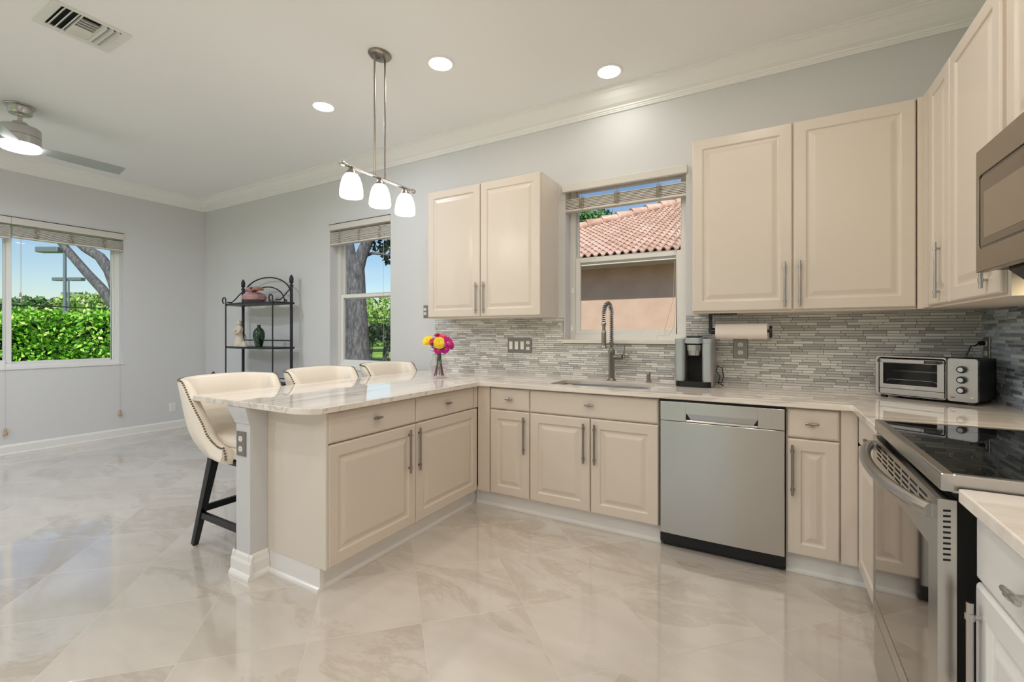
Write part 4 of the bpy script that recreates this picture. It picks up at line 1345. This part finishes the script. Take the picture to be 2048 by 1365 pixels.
def flower(kind, pos, d, rad, layers, npet, label, wide=.4):
    pos = Vector(pos); d = Vector(d).normalized()
    t = thing('flower', label, 'flower', pos, 'cut flowers in the glass vase')
    a = d.orthogonal().normalized(); b = d.cross(a)
    mb = MB()
    for l in range(layers):
        rr = rad * 1.15 * (1 - .2 * l); tilt = .08 + .22 * l
        for k in range(npet):
            th = 2 * PI * (k + .5 * (l % 2)) / npet + random.uniform(-.06, .06)
            u = a * math.cos(th) + b * math.sin(th); w = d.cross(u)
            vs = []
            for f, ww in ((.12, .35), (.45, .9), (.8, 1.0), (1.0, .45)):
                c = pos + u * rr * f * math.cos(tilt) + d * (rr * f * math.sin(tilt) * (1 - .45 * f) + .004 * l)
                vs += [c - w * rr * wide * .5 * ww, c + w * rr * wide * .5 * ww]
            mb.add(vs, [(0, 1, 3, 2), (2, 3, 5, 4), (4, 5, 7, 6)], True)
    mb.build('petals', 'pet_' + kind, t)
    mb = MB(); mb.ball(pos + d * .006, rad * .26, 12, 8, sc=(1, 1, .7)); mb.build('flower_centre', 'eye_' + kind, t)
    neck = Vector((vx + (pos.x - vx) * .12, vy + (pos.y - vy) * .12, ZCT + .19))
    an = random.random() * 6.28
    foot = Vector((vx + .036 * math.cos(an), vy + .036 * math.sin(an), ZCT + .02))
    mb = MB(); mid = (pos + neck) / 2 - d * .01
    mb.tube([pos - d * .004, pos - d * .03, mid, neck, (neck + foot) / 2, foot], .0032, 7)
    st = mb.build('stem', 'stem', t)
    mb = MB()
    for k in range(6):
        q = neck.lerp(pos, .15 + .14 * k); an = random.random() * 6.28
        u = Vector((math.cos(an), math.sin(an), .3)).normalized(); w = u.cross(Vector((0, 0, 1))).normalized()
        mb.add([q, q + u * .026 + w * .015, q + u * .062 - Vector((0, 0, .008)), q + u * .026 - w * .015], [(0, 1, 2, 3)], True)
    mb.build('leaf', 'fleaf', st, weld=False)
cx, cy, cz = vx, vy, ZCT + .285
cd = Vector((.62, -.78, 0))        # towards the kitchen
sd = Vector((.87, .49, 0))         # along the picture, left to right
def at(s_, z, f): return Vector((cx, cy, cz)) + sd * s_ + cd * f + Vector((0, 0, z))
flower('yellow', at(-.085, .005, .03), cd * .8 - sd * .4 + Vector((0, 0, .5)), .04, 3, 18, 'yellow daisy, leftmost bloom of the bouquet', .35)
flower('yellow', at(.005, -.01, .07), cd + Vector((0, 0, .35)), .042, 4, 20, 'large yellow daisy at the front centre of the bouquet', .35)
flower('red', at(-.045, -.005, .055), cd - sd * .3 + Vector((0, 0, .4)), .028, 4, 8, 'small crimson bloom between the two big yellow daisies', .9)
flower('red', at(-.01, .045, .02), cd * .4 + Vector((0, 0, 1)), .026, 4, 8, 'crimson bloom at the very top of the bouquet', .9)
flower('magenta', at(.065, -.01, .045), cd + sd * .5 + Vector((0, 0, .3)), .042, 3, 14, 'magenta daisy, right of the front yellow daisy', .45)
flower('magenta', at(.045, -.055, .06), cd + sd * .3 - Vector((0, 0, .1)), .034, 3, 13, 'magenta daisy hanging lowest on the right of the bouquet', .45)
flower('magenta', at(-.005, -.065, .06), cd - Vector((0, 0, .2)), .03, 3, 12, 'magenta daisy below the front yellow daisy', .45)
flower('yellow', at(.06, .02, -.01), sd + Vector((0, 0, .7)), .036, 3, 16, 'yellow daisy peeking out behind the magenta ones on the right', .4)
flower('pink', at(.03, .035, .03), cd * .5 + Vector((0, 0, .8)), .03, 3, 13, 'pink daisy behind the front yellow daisy', .45)
flower('magenta', at(.095, -.03, .02), sd + cd * .6 + Vector((0, 0, .1)), .03, 3, 13, 'small magenta daisy, rightmost bloom of the bouquet', .45)

# coffee maker
cmx, cmy = -.432, 3.14
t = thing('coffee_maker', 'grey and black pod coffee maker on the worktop right of the sink window', 'coffee maker', (cmx, cmy + .08, ZCT))
def P2(a, b, c, d): return rrect(a, b, c, d, .02, 4)
z0 = ZCT
mb = MB()
mb.prism(rrect(-.116, -.05, .0, .235, .022, 5), lambda u, v, w: (cmx + u, cmy + v, z0 + w), .004, .285)
mb.prism(rrect(.05, .116, .0, .235, .022, 5), lambda u, v, w: (cmx + u, cmy + v, z0 + w), .004, .285)
mb.build('side_housing', 'silver', t, bevel=.006)
mb = MB(); mb.box(cmx - .052, cmx + .052, cmy + .10, cmy + .235, z0 + .004, z0 + .29); mb.build('back_column', 'blackm', t)
mb = MB(); mb.prism(rrect(-.112, .112, -.025, .12, .05, 6), lambda u, v, w: (cmx + u, cmy + v, z0 + w), .0, .036); dtr = mb.build('drip_tray', 'black', t, bevel=.005)
mb = MB()
for k in range(9): mb.bar((cmx - .05 + k * .0125, cmy + .0, z0 + .039), (cmx - .045 + k * .0125, cmy + .09, z0 + .039), .004, .004)
mb.build('drip_grate', 'darkgrey', dtr)
mb = MB(); mb.lathe([(.05, .235), (.05, .262), (.052, .262), (.052, .272), (.048, .274)], (cmx, cmy + .045, z0), 28)
mb.lathe([(.034, .2), (.042, .204), (.046, .235), (.05, .236)], (cmx, cmy + .045, z0), 28); mb.build('brew_head', 'steelv', t)
mb = MB(); mb.prism(rrect(-.06, .06, -.012, .235, .035, 6), lambda u, v, w: (cmx + u, cmy + v, z0 + w - .05 * max(0, -v) - .12 * max(0, .02 - v)), .285, .322)
ld_ = mb.build('lid', 'silver', t, bevel=.008)
mb = MB(); mb.prism(rrect(-.045, .045, .0, .12, .02, 5), lambda u, v, w: (cmx + u, cmy + v, z0 + w), .322, .329); pn = mb.build('button_panel', 'black', ld_, bevel=.002)
mb = MB()
for k in (-.018, 0, .018): mb.lathe([(.0025, .329), (.002, .3298), (0, .3298)], (cmx + k, cmy + .012, z0), 10)
mb.build('button', 'whitep', pn)
mb = MB()
for s_ in (-1, 1):
    a0, a1 = (.05, .117) if s_ > 0 else (-.117, -.05)
    mb.prism(rrect(a0, a1, -.002, .237, .022, 5), lambda u, v, w: (cmx + u, cmy + v, z0 + w), .285, .312)
mb.build('top_shell', 'silver', t, bevel=.018, seg=4)
mb = MB(); mb.tube([(cmx + .117, cmy + .2, z0 + .02), (cmx + .15, cmy + .19, z0 + .015), (cmx + .165, cmy + .18, z0 + .06), (cmx + .155, cmy + .19, z0 + .115), (cmx + .125, cmy + .2, z0 + .13), (cmx + .117, cmy + .21, z0 + .09), (cmx + .14, cmy + .2, z0 + .06), (cmx + .13, cmy + .2, z0 + .012), (cmx + .165, cmy + .15, z0 + .004)], .003, 8); mb.build('power_cord', 'black', t)

# paper towels
t = thing('paper_towel_holder', 'black arm paper towel holder mounted under the right upper cabinet', 'paper towel holder', (-.17, 3.2, 1.375))
mb = MB(); mb.box(-.345, -.325, 3.185, 3.215, 1.245, 1.373); mb.box(-.345, -.18, 3.185, 3.215, 1.368, 1.3745); mb.build('arm', 'iron', t, bevel=.003)
mb = MB(); mb.cyl((-.345, 3.2, 1.263), (.008, 3.2, 1.263), .009, 12); mb.cyl((-.33, 3.2, 1.263), (-.308, 3.2, 1.263), .021, 18); mb.build('spindle', 'black', t)
mb = MB(); mb.prism([(3.2 + .02 * math.cos(2 * PI * k / 28), 1.258 + .036 * math.sin(2 * PI * k / 28)) for k in range(28)], lambda u, v, w: (w, u, v), -.004, .012); ec = mb.build('end_cap', 'black', t, bevel=.003)
mb = MB(); mb.lathe([(.012, .012), (.012, .016), (0, .017)], (0, 3.2, 1.278), 16, axis='x'); mb.build('cap_badge', 'silver', ec)
mb = MB(); mb.lathe([(.021, 0), (.049, 0), (.049, .288), (.021, .288), (.021, 0)], (-.303, 3.2, 1.263), 40, axis='x')
tag(mb.build('paper_towel_roll', 'paper', None), 'white paper towel roll on the holder under the right upper cabinet', 'paper towels')

# toaster oven
A0 = Vector((.508, 3.185, ZCT)); wv = Vector((.847, -.5315, 0)); dv = Vector((.5315, .847, 0))
ft = lambda u, v, w: tuple(A0 + wv * u + Vector((0, 0, v)) - dv * w)     # u right, v up, w towards the viewer
TW, TD, TZ0, TZ1 = .415, .225, .018, .222
t = thing('toaster_oven', 'stainless and black toaster oven in the worktop corner', 'toaster oven', tuple(A0 + wv * .2 + dv * .1))
mb = MB()
mb.fbox(ft, .012, TW, TZ0, TZ0 + .008, -TD, -.012); mb.fbox(ft, .012, TW, TZ1 - .006, TZ1, -TD, -.012)
mb.fbox(ft, .012, .02, TZ0, TZ1, -TD, -.012); mb.fbox(ft, TW - .105, TW, TZ0, TZ1, -TD, -.012); mb.fbox(ft, .012, TW, TZ0, TZ1, -TD, -TD + .008)
mb.build('oven_body', 'black', t, bevel=.003)
mb = MB(); mb.prism(rrect(0, .302, TZ0 - .004, TZ1 + .003, .016, 4), ft, -.03, .006, [rrect(.018, .296, TZ0 + .0, TZ1 - .006, .01, 3)]); mb.build('front_bezel', 'steelv', t, bevel=.003)
mb = MB(); mb.prism(rect(.021, .293, .052, TZ1 - .012), ft, -.006, .006, [rect(.039, .265, .075, TZ1 - .034)]); dr_ = mb.build('door', 'steelv', t, bevel=.0015)
mb = MB(); mb.fbox(ft, .038, .266, .074, TZ1 - .033, -.002, .001); mb.build('door_glass', 'ovenglass', dr_)
mb = MB(); mb.fbox(ft, .036, .225, TZ1 - .031, TZ1 - .013, .02, .036); mb.build('handle', 'steelv', dr_, bevel=.003)
mb = MB(); mb.fbox(ft, .022, .0355, TZ1 - .030, TZ1 - .014, .0, .034); mb.build('handle_bracket', 'darkgrey', dr_, bevel=.002)
mb = MB(); mb.fbox(ft, .2255, .28, TZ1 - .030, TZ1 - .014, .018, .034); mb.fbox(ft, .266, .282, TZ1 - .03, TZ1 - .014, 0, .034); mb.build('handle_bracket', 'darkgrey', dr_, bevel=.002)
mb = MB(); mb.fbox(ft, .021, .293, .02, .05, -.008, .004); mb.build('crumb_tray', 'steelv', t, bevel=.0015)
mb = MB(); mb.tube([ft(.045, .088, -.02), ft(.05, .096, -.02), ft(.055, .1, -.02), ft(.24, .1, -.02), ft(.25, .098, -.02), ft(.258, .088, -.02)], .0016, 6)
for k in range(8): mb.tube([ft(.07 + k * .023, .1, -.02), ft(.07 + k * .023, .1, -.19)], .0012, 5)
mb.build('wire_rack', 'chrome', t)
mb = MB(); mb.cyl(ft(.03, .14, -.12), ft(.27, .14, -.12), .006, 10); mb.build('heating_element', 'silver', t)
mb = MB(); mb.prism(rrect(.305, TW, TZ0 - .003, TZ1 + .002, .012, 4), ft, -.02, .008); pl = mb.build('control_panel', 'steelv', t, bevel=.003)
for k, z in enumerate((.172, .122, .072)):
    mb = MB(); c = ft(.36, z, 0)
    def ring(r0, w0, r1, w1, mbx, seg=28):
        vs = [ft(.36 + r0 * math.cos(2 * PI * i / seg), z + r0 * math.sin(2 * PI * i / seg), w0) for i in range(seg)] + [ft(.36 + r1 * math.cos(2 * PI * i / seg), z + r1 * math.sin(2 * PI * i / seg), w1) for i in range(seg)]
        mbx.add(vs, [(i, (i + 1) % seg, seg + (i + 1) % seg, seg + i) for i in range(seg)] + [tuple(range(seg, 2 * seg))], True)
    ring(.0225, .007, .022, .011, mb); kb_ = mb.build('dial', 'steelv', pl)
    mb = MB(); ring(.0185, .0105, .017, .026, mb); mb.build('dial_skirt', 'black', kb_)
    mb = MB(); ring(.0115, .025, .0105, .034, mb); mb.build('dial_cap', 'chrome', kb_)
    mb = MB()
    for q in range(9):
        an = R(-40 + 32.5 * q); r0, r1 = .0275, .031
        mb.bar(ft(.36 + r0 * math.cos(an), z + r0 * math.sin(an), .0083), ft(.36 + r1 * math.cos(an), z + r1 * math.sin(an), .0083), .0008, .0006)
    mb.build('dial_marks', 'slot', pl)
mb = MB(); mb.fbox(ft, .318, .334, .032, .037, .007, .0095); mb.build('indicator_light', pmat('red_lens', '8c1a14', .3), pl, bevel=.001)
mb = MB(); mb.lathe([(.006, 0), (.006, .004), (0, .0045)], ft(.395, .036, .007), 14); mb.build('start_button', 'whitep', pl)
for u, w in ((.03, -.03), (TW - .03, -.02), (.03, -TD + .02), (TW - .03, -TD + .02)):
    mb = MB(); mb.fbox(ft, u - .012, u + .012, 0, TZ0, w - .012, w + .012); mb.build('foot', 'black', t, bevel=.002)
fc_ = bpy.data.curves.new('lettering', 'FONT'); fc_.body = 'Cuisinart'; fc_.size = .0135; fc_.extrude = .0003; fc_.align_x = 'CENTER'
fq_ = bpy.data.objects.new('lettering_curve', fc_)
fo_ = bpy.data.objects.new('lettering', bpy.data.meshes.new_from_object(fq_)); C.objects.link(fo_)
bpy.data.objects.remove(fq_)
fo_.data.materials.clear(); fo_.data.materials.append(M['whitep'])
bx = Matrix((wv.to_3d(), Vector((0, 0, 1)), -dv.to_3d())).transposed().to_4x4()
fo_.parent = dr_
bx.translation = Vector(ft(.15, .058, .0064)) - WL[dr_]
fo_.matrix_local = bx
mb = MB()
p0 = Vector(ft(.31, .17, -TD)); p1 = Vector((XR - .04, 3.31, 1.197))
mb.tube([p0, p0 + Vector((0, .03, .05)), p0.lerp(p1, .3) + Vector((0, 0, .075)), p0.lerp(p1, .65) + Vector((0, 0, .03)), p1], .0036, 8); mb.cyl(p1, (XR - .017, 3.31, 1.198), .011, 12)
mb.build('power_cord', 'black', t)

# ================================================================== OUTSIDE
GZ = -.12
mb = MB(); mb.box(-140, 40, -60, 110, GZ - .3, GZ); o = mb.build('lawn', 'lawn'); struct(o)
mb = MB(); mb.box(-8.5, 9, 3.6, 8.2, GZ, GZ + .02); struct(mb.build('added_ground_strip', pmat('bounce_strip', '75695c', .9)))  # unseen ground strip added to tint light bounced onto the neighbour's wall
# neighbouring house
t = thing('neighbour_house', 'peach stucco house with a clay tile hip roof, outside the sink window', 'house', (-1, 10, GZ))
HY, EY, EZ, PITCH, HX = 8.2, 7.68, 2.60, .42, -6.8
mb = MB(); mb.box(-6.3, 8, HY, 16, GZ, 2.46); mb.build('wall', 'stucco', t)
mb = MB(); mb.box(-6.36, 8, HY - .03, HY, 2.455, 2.52); mb.build('frieze_board', 'fascia', t)
mb = MB(); mb.box(HX, 8, EY, EY + .03, EZ - .15, EZ - .02); mb.box(HX, 8, EY + .03, HY, EZ - .1, EZ - .08); mb.box(HX, HX + .03, EY, 16, EZ - .15, EZ - .02); mb.box(HX + .03, -6.3, EY, 16, EZ - .1, EZ - .08); mb.build('eave', 'fascia', t)
cols_, per = 15.0 / .135, 6
cs_len = .2
vs, fs, gs = [], [], []
for c in range(31):
    s0 = c * cs_len; s1 = s0 + cs_len + .03
    for k in range(int(cols_)):
        for j in range(per):
            q = []
            xa = HX + (k + j / per) * .135; xb = HX + (k + (j + 1) / per) * .135
            ym = EY - .05 + (s0 + s1) / 2
            if (xa + xb) / 2 < HX + (ym - EY) - .02 or ym > 13.6: continue
            for x_, s_, lift in ((xa, s0, .022), (xb, s0, .022), (xb, s1, .0), (xa, s1, .0)):
                ph = ((x_ - HX) / .135) % 1.0
                h = .032 * (math.sin(2 * PI * ph) if ph < .5 else .35 * math.sin(2 * PI * ph))
                y_ = EY - .05 + s_
                q.append((x_, y_, EZ + PITCH * s_ + lift + h))
            o_ = len(vs); vs += q + [(q[0][0], q[0][1] + .004, q[0][2] - .022), (q[1][0], q[1][1] + .004, q[1][2] - .022)]
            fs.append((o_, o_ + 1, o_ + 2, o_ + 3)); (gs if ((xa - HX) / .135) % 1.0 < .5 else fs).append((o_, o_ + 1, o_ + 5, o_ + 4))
mb = MB(); mb.add(vs, fs); mb.add(vs, gs, mi=1); mb.build('tile_roof', ['rooftile', pmat('shaded_tile_mouth', '6e4c3e', .9)], t, weld=False)  # end faces coloured dark for the shade inside the open tile mouths
mb = MB()
mb.add([(HX, EY, EZ - .03), (8, EY, EZ - .03), (8, EY + 5.9, EZ + PITCH * 5.9 - .03), (HX + 5.9, EY + 5.9, EZ + PITCH * 5.9 - .03), (HX, 16, EZ - .03)], [(0, 1, 2, 3), (0, 3, 4)])
mb.build('roof_deck', 'rooftile', t)
for k in range(20):
    a = Vector((HX, EY - .05, EZ + .05)) + Vector((1, 1, PITCH)) * (.29 * k); b = a + Vector((1, 1, PITCH)) * .33
    mb = MB(); mb.tube([a + Vector((0, 0, .035)), b], [.115, .095], 10); mb.build('ridge_cap', 'rooftile', t)

def tree(label, base, trunk, crowns, mat, leaf, nleaf, group='trees beyond the garden', name='tree'):
    t = thing(name, label, 'tree', base, group)
    mb = MB()
    for pts, rs in trunk: mb.tube(pts, rs, 12)
    mb.build('trunk', 'bark', t)
    tot = sum(r[0] * r[2] for c, r in crowns)
    P = np.concatenate([ellipsoid_pts(int(nleaf * r[0] * r[2] / tot), c, r) for c, r in crowns])
    quads('crown', leaf_quads(P, leaf), mat, t)
    return t
# hedge along the left side
N = 30000
hx = -11.0 - np.abs(rng.normal(size=N)) * .16; hy = -3 + 8.8 * rng.random(N); hz = GZ + (1.67 + .06 * np.sin(hy * 2.3) + .05 * np.sin(hy * 5.1)) * rng.random(N) ** .9
side = np.stack([hx + .1 * np.sin(hy * 3.1 + hz * 4), hy, hz], 1)
N2 = 8000
ty = -3 + 8.8 * rng.random(N2)
top = np.stack([-11.1 - 1.0 * rng.random(N2), ty, GZ + 1.64 + .06 * np.sin(ty * 2.3) + .05 * np.sin(ty * 5.1) + .06 * rng.normal(size=N2)], 1)
o = quads('hedge', leaf_quads(np.concatenate([side, top]), .046, .5), 'leaf')
tag(o, 'sunlit clipped green hedge outside the left window', 'hedge', None, 'stuff')
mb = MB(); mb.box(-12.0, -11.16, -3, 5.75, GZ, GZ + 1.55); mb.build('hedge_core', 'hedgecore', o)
# far hedge on thin trunks
t = thing('hedge_row', 'dark hedge on bare thin trunks seen through the narrow window', 'hedge', (-13.5, 16, GZ), None, None)
for k in range(26):
    x = -19 + .42 * k + random.uniform(-.1, .1); y = 16 + random.uniform(-.3, .3)
    mb = MB(); mb.tube([(x, y, GZ), (x + random.uniform(-.1, .1), y, .5), (x + random.uniform(-.25, .25), y, 1.0)], [.06, .045, .03], 7)
    mb.tube([(x, y, .2), (x + random.uniform(-.3, .3), y, 1.0)], [.03, .02], 6); mb.build('trunk', 'bark', t)
P = np.stack([-20 + 12.5 * rng.random(9000), 16 + .5 * rng.normal(size=9000), .85 + .85 * rng.random(9000)], 1)
quads('foliage', leaf_quads(P, .12), 'leafdark', t)
# the big oak by the narrow window
tx, ty_ = -7.12, 6.31
tree('thick grey oak with a forked trunk close outside the narrow window', (tx, ty_, GZ),
     [([(tx + .04, ty_, GZ - .1), (tx + .04, ty_, .4), (tx + .02, ty_, 1.0), (tx, ty_, 1.5), (tx - .03, ty_, 1.9), (tx - .05, ty_, 2.35), (tx - .06, ty_, 2.6)], [.34, .27, .245, .225, .215, .21, .2]),
      ([(tx - .08, ty_, 2.35), (tx - .13, ty_ - .06, 2.8), (tx - .18, ty_ - .1, 3.15), (tx - .6, ty_ - .3, 4.4), (tx - 1.4, ty_ - .6, 5.6)], [.15, .135, .13, .11, .07]),
      ([(tx - .05, ty_, 2.3), (tx + .07, ty_ + .05, 2.75), (tx + .2, ty_ + .1, 3.05), (tx + .55, ty_ + .3, 4.0), (tx + .7, ty_ + .6, 5.4)], [.15, .12, .11, .09, .07]),
      ([(tx + .05, ty_, 2.72), (tx + .2, ty_ + .25, 2.86), (tx + .45, ty_ + .45, 2.82), (tx + .9, ty_ + .75, 2.9)], [.035, .03, .025, .015])],
     [((tx + .05, ty_ + .65, 3.22), (.5, .4, .3)), ((tx + .3, ty_ + .75, 2.95), (.35, .3, .3)), ((tx + 1.1, ty_ + .9, 3.6), (1.0, 1.0, .6)), ((tx - .2, ty_ + .2, 6), (2.4, 2.2, 1.2))], 'leafdark', .055, 9000, name='oak_tree')
# leaning limbs seen in the left window
tree('bare leaning tree limbs crossing the left window above the hedge', (-12.25, 4.6, GZ),
     [([(-12.25, 4.6, GZ - .1), (-12.2, 4.55, .6), (-11.98, 4.44, 1.3)], [.22, .19, .16]),
      ([(-11.98, 4.44, 1.25), (-12.18, 4.24, 1.88), (-12.4, 4.13, 2.2), (-12.64, 3.98, 2.51), (-12.88, 3.85, 2.82), (-13.07, 3.74, 3.08), (-13.24, 3.64, 3.35), (-13.7, 3.3, 4.3)], [.12, .105, .095, .085, .08, .075, .065, .04]),
      ([(-11.98, 4.44, 1.25), (-12.15, 4.26, 2.33), (-12.25, 4.21, 2.6), (-12.43, 4.11, 2.88), (-12.69, 3.96, 3.06), (-12.98, 3.79, 3.35), (-13.6, 3.4, 4.4)], [.12, .115, .11, .10, .09, .07, .04])],
     [((-13.6, 3.2, 5.6), (2.2, 2.2, .9))], 'leafmid', .07, 2500, name='oak_tree')
# trees far away
for i, (x, y, h, r, mt, lb, nm) in enumerate((
        (-82, 20.3, 5.3, 4.6, 'leafmid', 'dark bushy tree past the hedge, left of the lamp poles', 'bushy_tree'), (-79, 25.0, 6.0, 4.8, 'leafpale', 'pale yellow-green tree past the hedge, right of the lamp poles', 'bushy_tree'),
        (-77, 29.5, 5.9, 5.0, 'leafpale', 'pale round tree at the right side of the left window', 'bushy_tree'), (-70, 12.5, 4.3, 4.2, 'leafmid', 'green tree beyond the hedge at the left edge', 'bushy_tree'),
        (-25, 25.4, 3.9, 3.2, 'leafpale', 'pale green tree right of the oak trunk in the narrow window', 'bushy_tree'), (-37, 30, 5.2, 4.4, 'leafpale', 'pale green tree behind the oak trunk', 'bushy_tree'),
        (-7.9, 20.6, 6.75, 2.8, 'leafmid', 'leafy green tree rising behind the clay tile roof', 'leafy_tree'))):
    tree(lb, (x, y, GZ), [([(x, y, GZ), (x + .1, y, h * .4), (x, y, h * .75)], [.22, .18, .1])],
         [((x, y, h - r * .42), (r, r, r * .55)), ((x - r * .5, y, h - r * .6), (r * .7, r * .7, r * .45)), ((x + r * .55, y + .4, h - r * .62), (r * .6, r * .7, r * .45)), ((x, y, h * .35), (r * .9, r * .9, h * .3))],
         mt, (.34 if i < 4 else .17) if i < 6 else .12, 5200 if i < 6 else 16000, name=nm)
# court lights
def pole(label, x, y, h, r, heads):
    t = thing('lamp_pole', label, 'lamp pole', (x, y, GZ), 'court light poles beyond the hedge')
    mb = MB(); mb.tube([(x, y, GZ), (x, y, h)], [r, r * .85], 12); mb.build('pole_shaft', 'pole', t)
    for s_, w, dp in heads:
        ux, uy = .87 * s_, .49 * s_
        mb = MB(); mb.bar((x, y, h - .12), (x + ux * .35, y + uy * .35, h - .12), .08, .08); mb.build('arm', 'pole', t)
        mb = MB(); mb.bar((x + ux * .2, y + uy * .2, h - .16), (x + ux * w, y + uy * w, h - .16), dp, .36); mb.build('lamp_head', 'pole', t, bevel=.06)
pole('tall grey court lamp pole, nearest of three seen in the left window', -40.43, 11.56, 6.9, .105, ((-1, 1.7, .6),))
pole('grey twin-head court lamp pole, middle of the three', -67.1, 19.5, 7.35, .1, ((-1, 1.6, .6), (1, 1.6, .6)))
pole('small twin-head court lamp pole, farthest of the three', -93.6, 27.4, 7.5, .1, ((-1, 1.2, .6), (1, 1.6, .6)))
mb = MB(); mb.tube([(-13, -2, 1.84), (-13, 5, 1.80), (-13, 14, 1.84)], .012, 6); tag(mb.build('utility_cable', 'cable', None), 'thin dark cable running just above the hedge', 'cable')
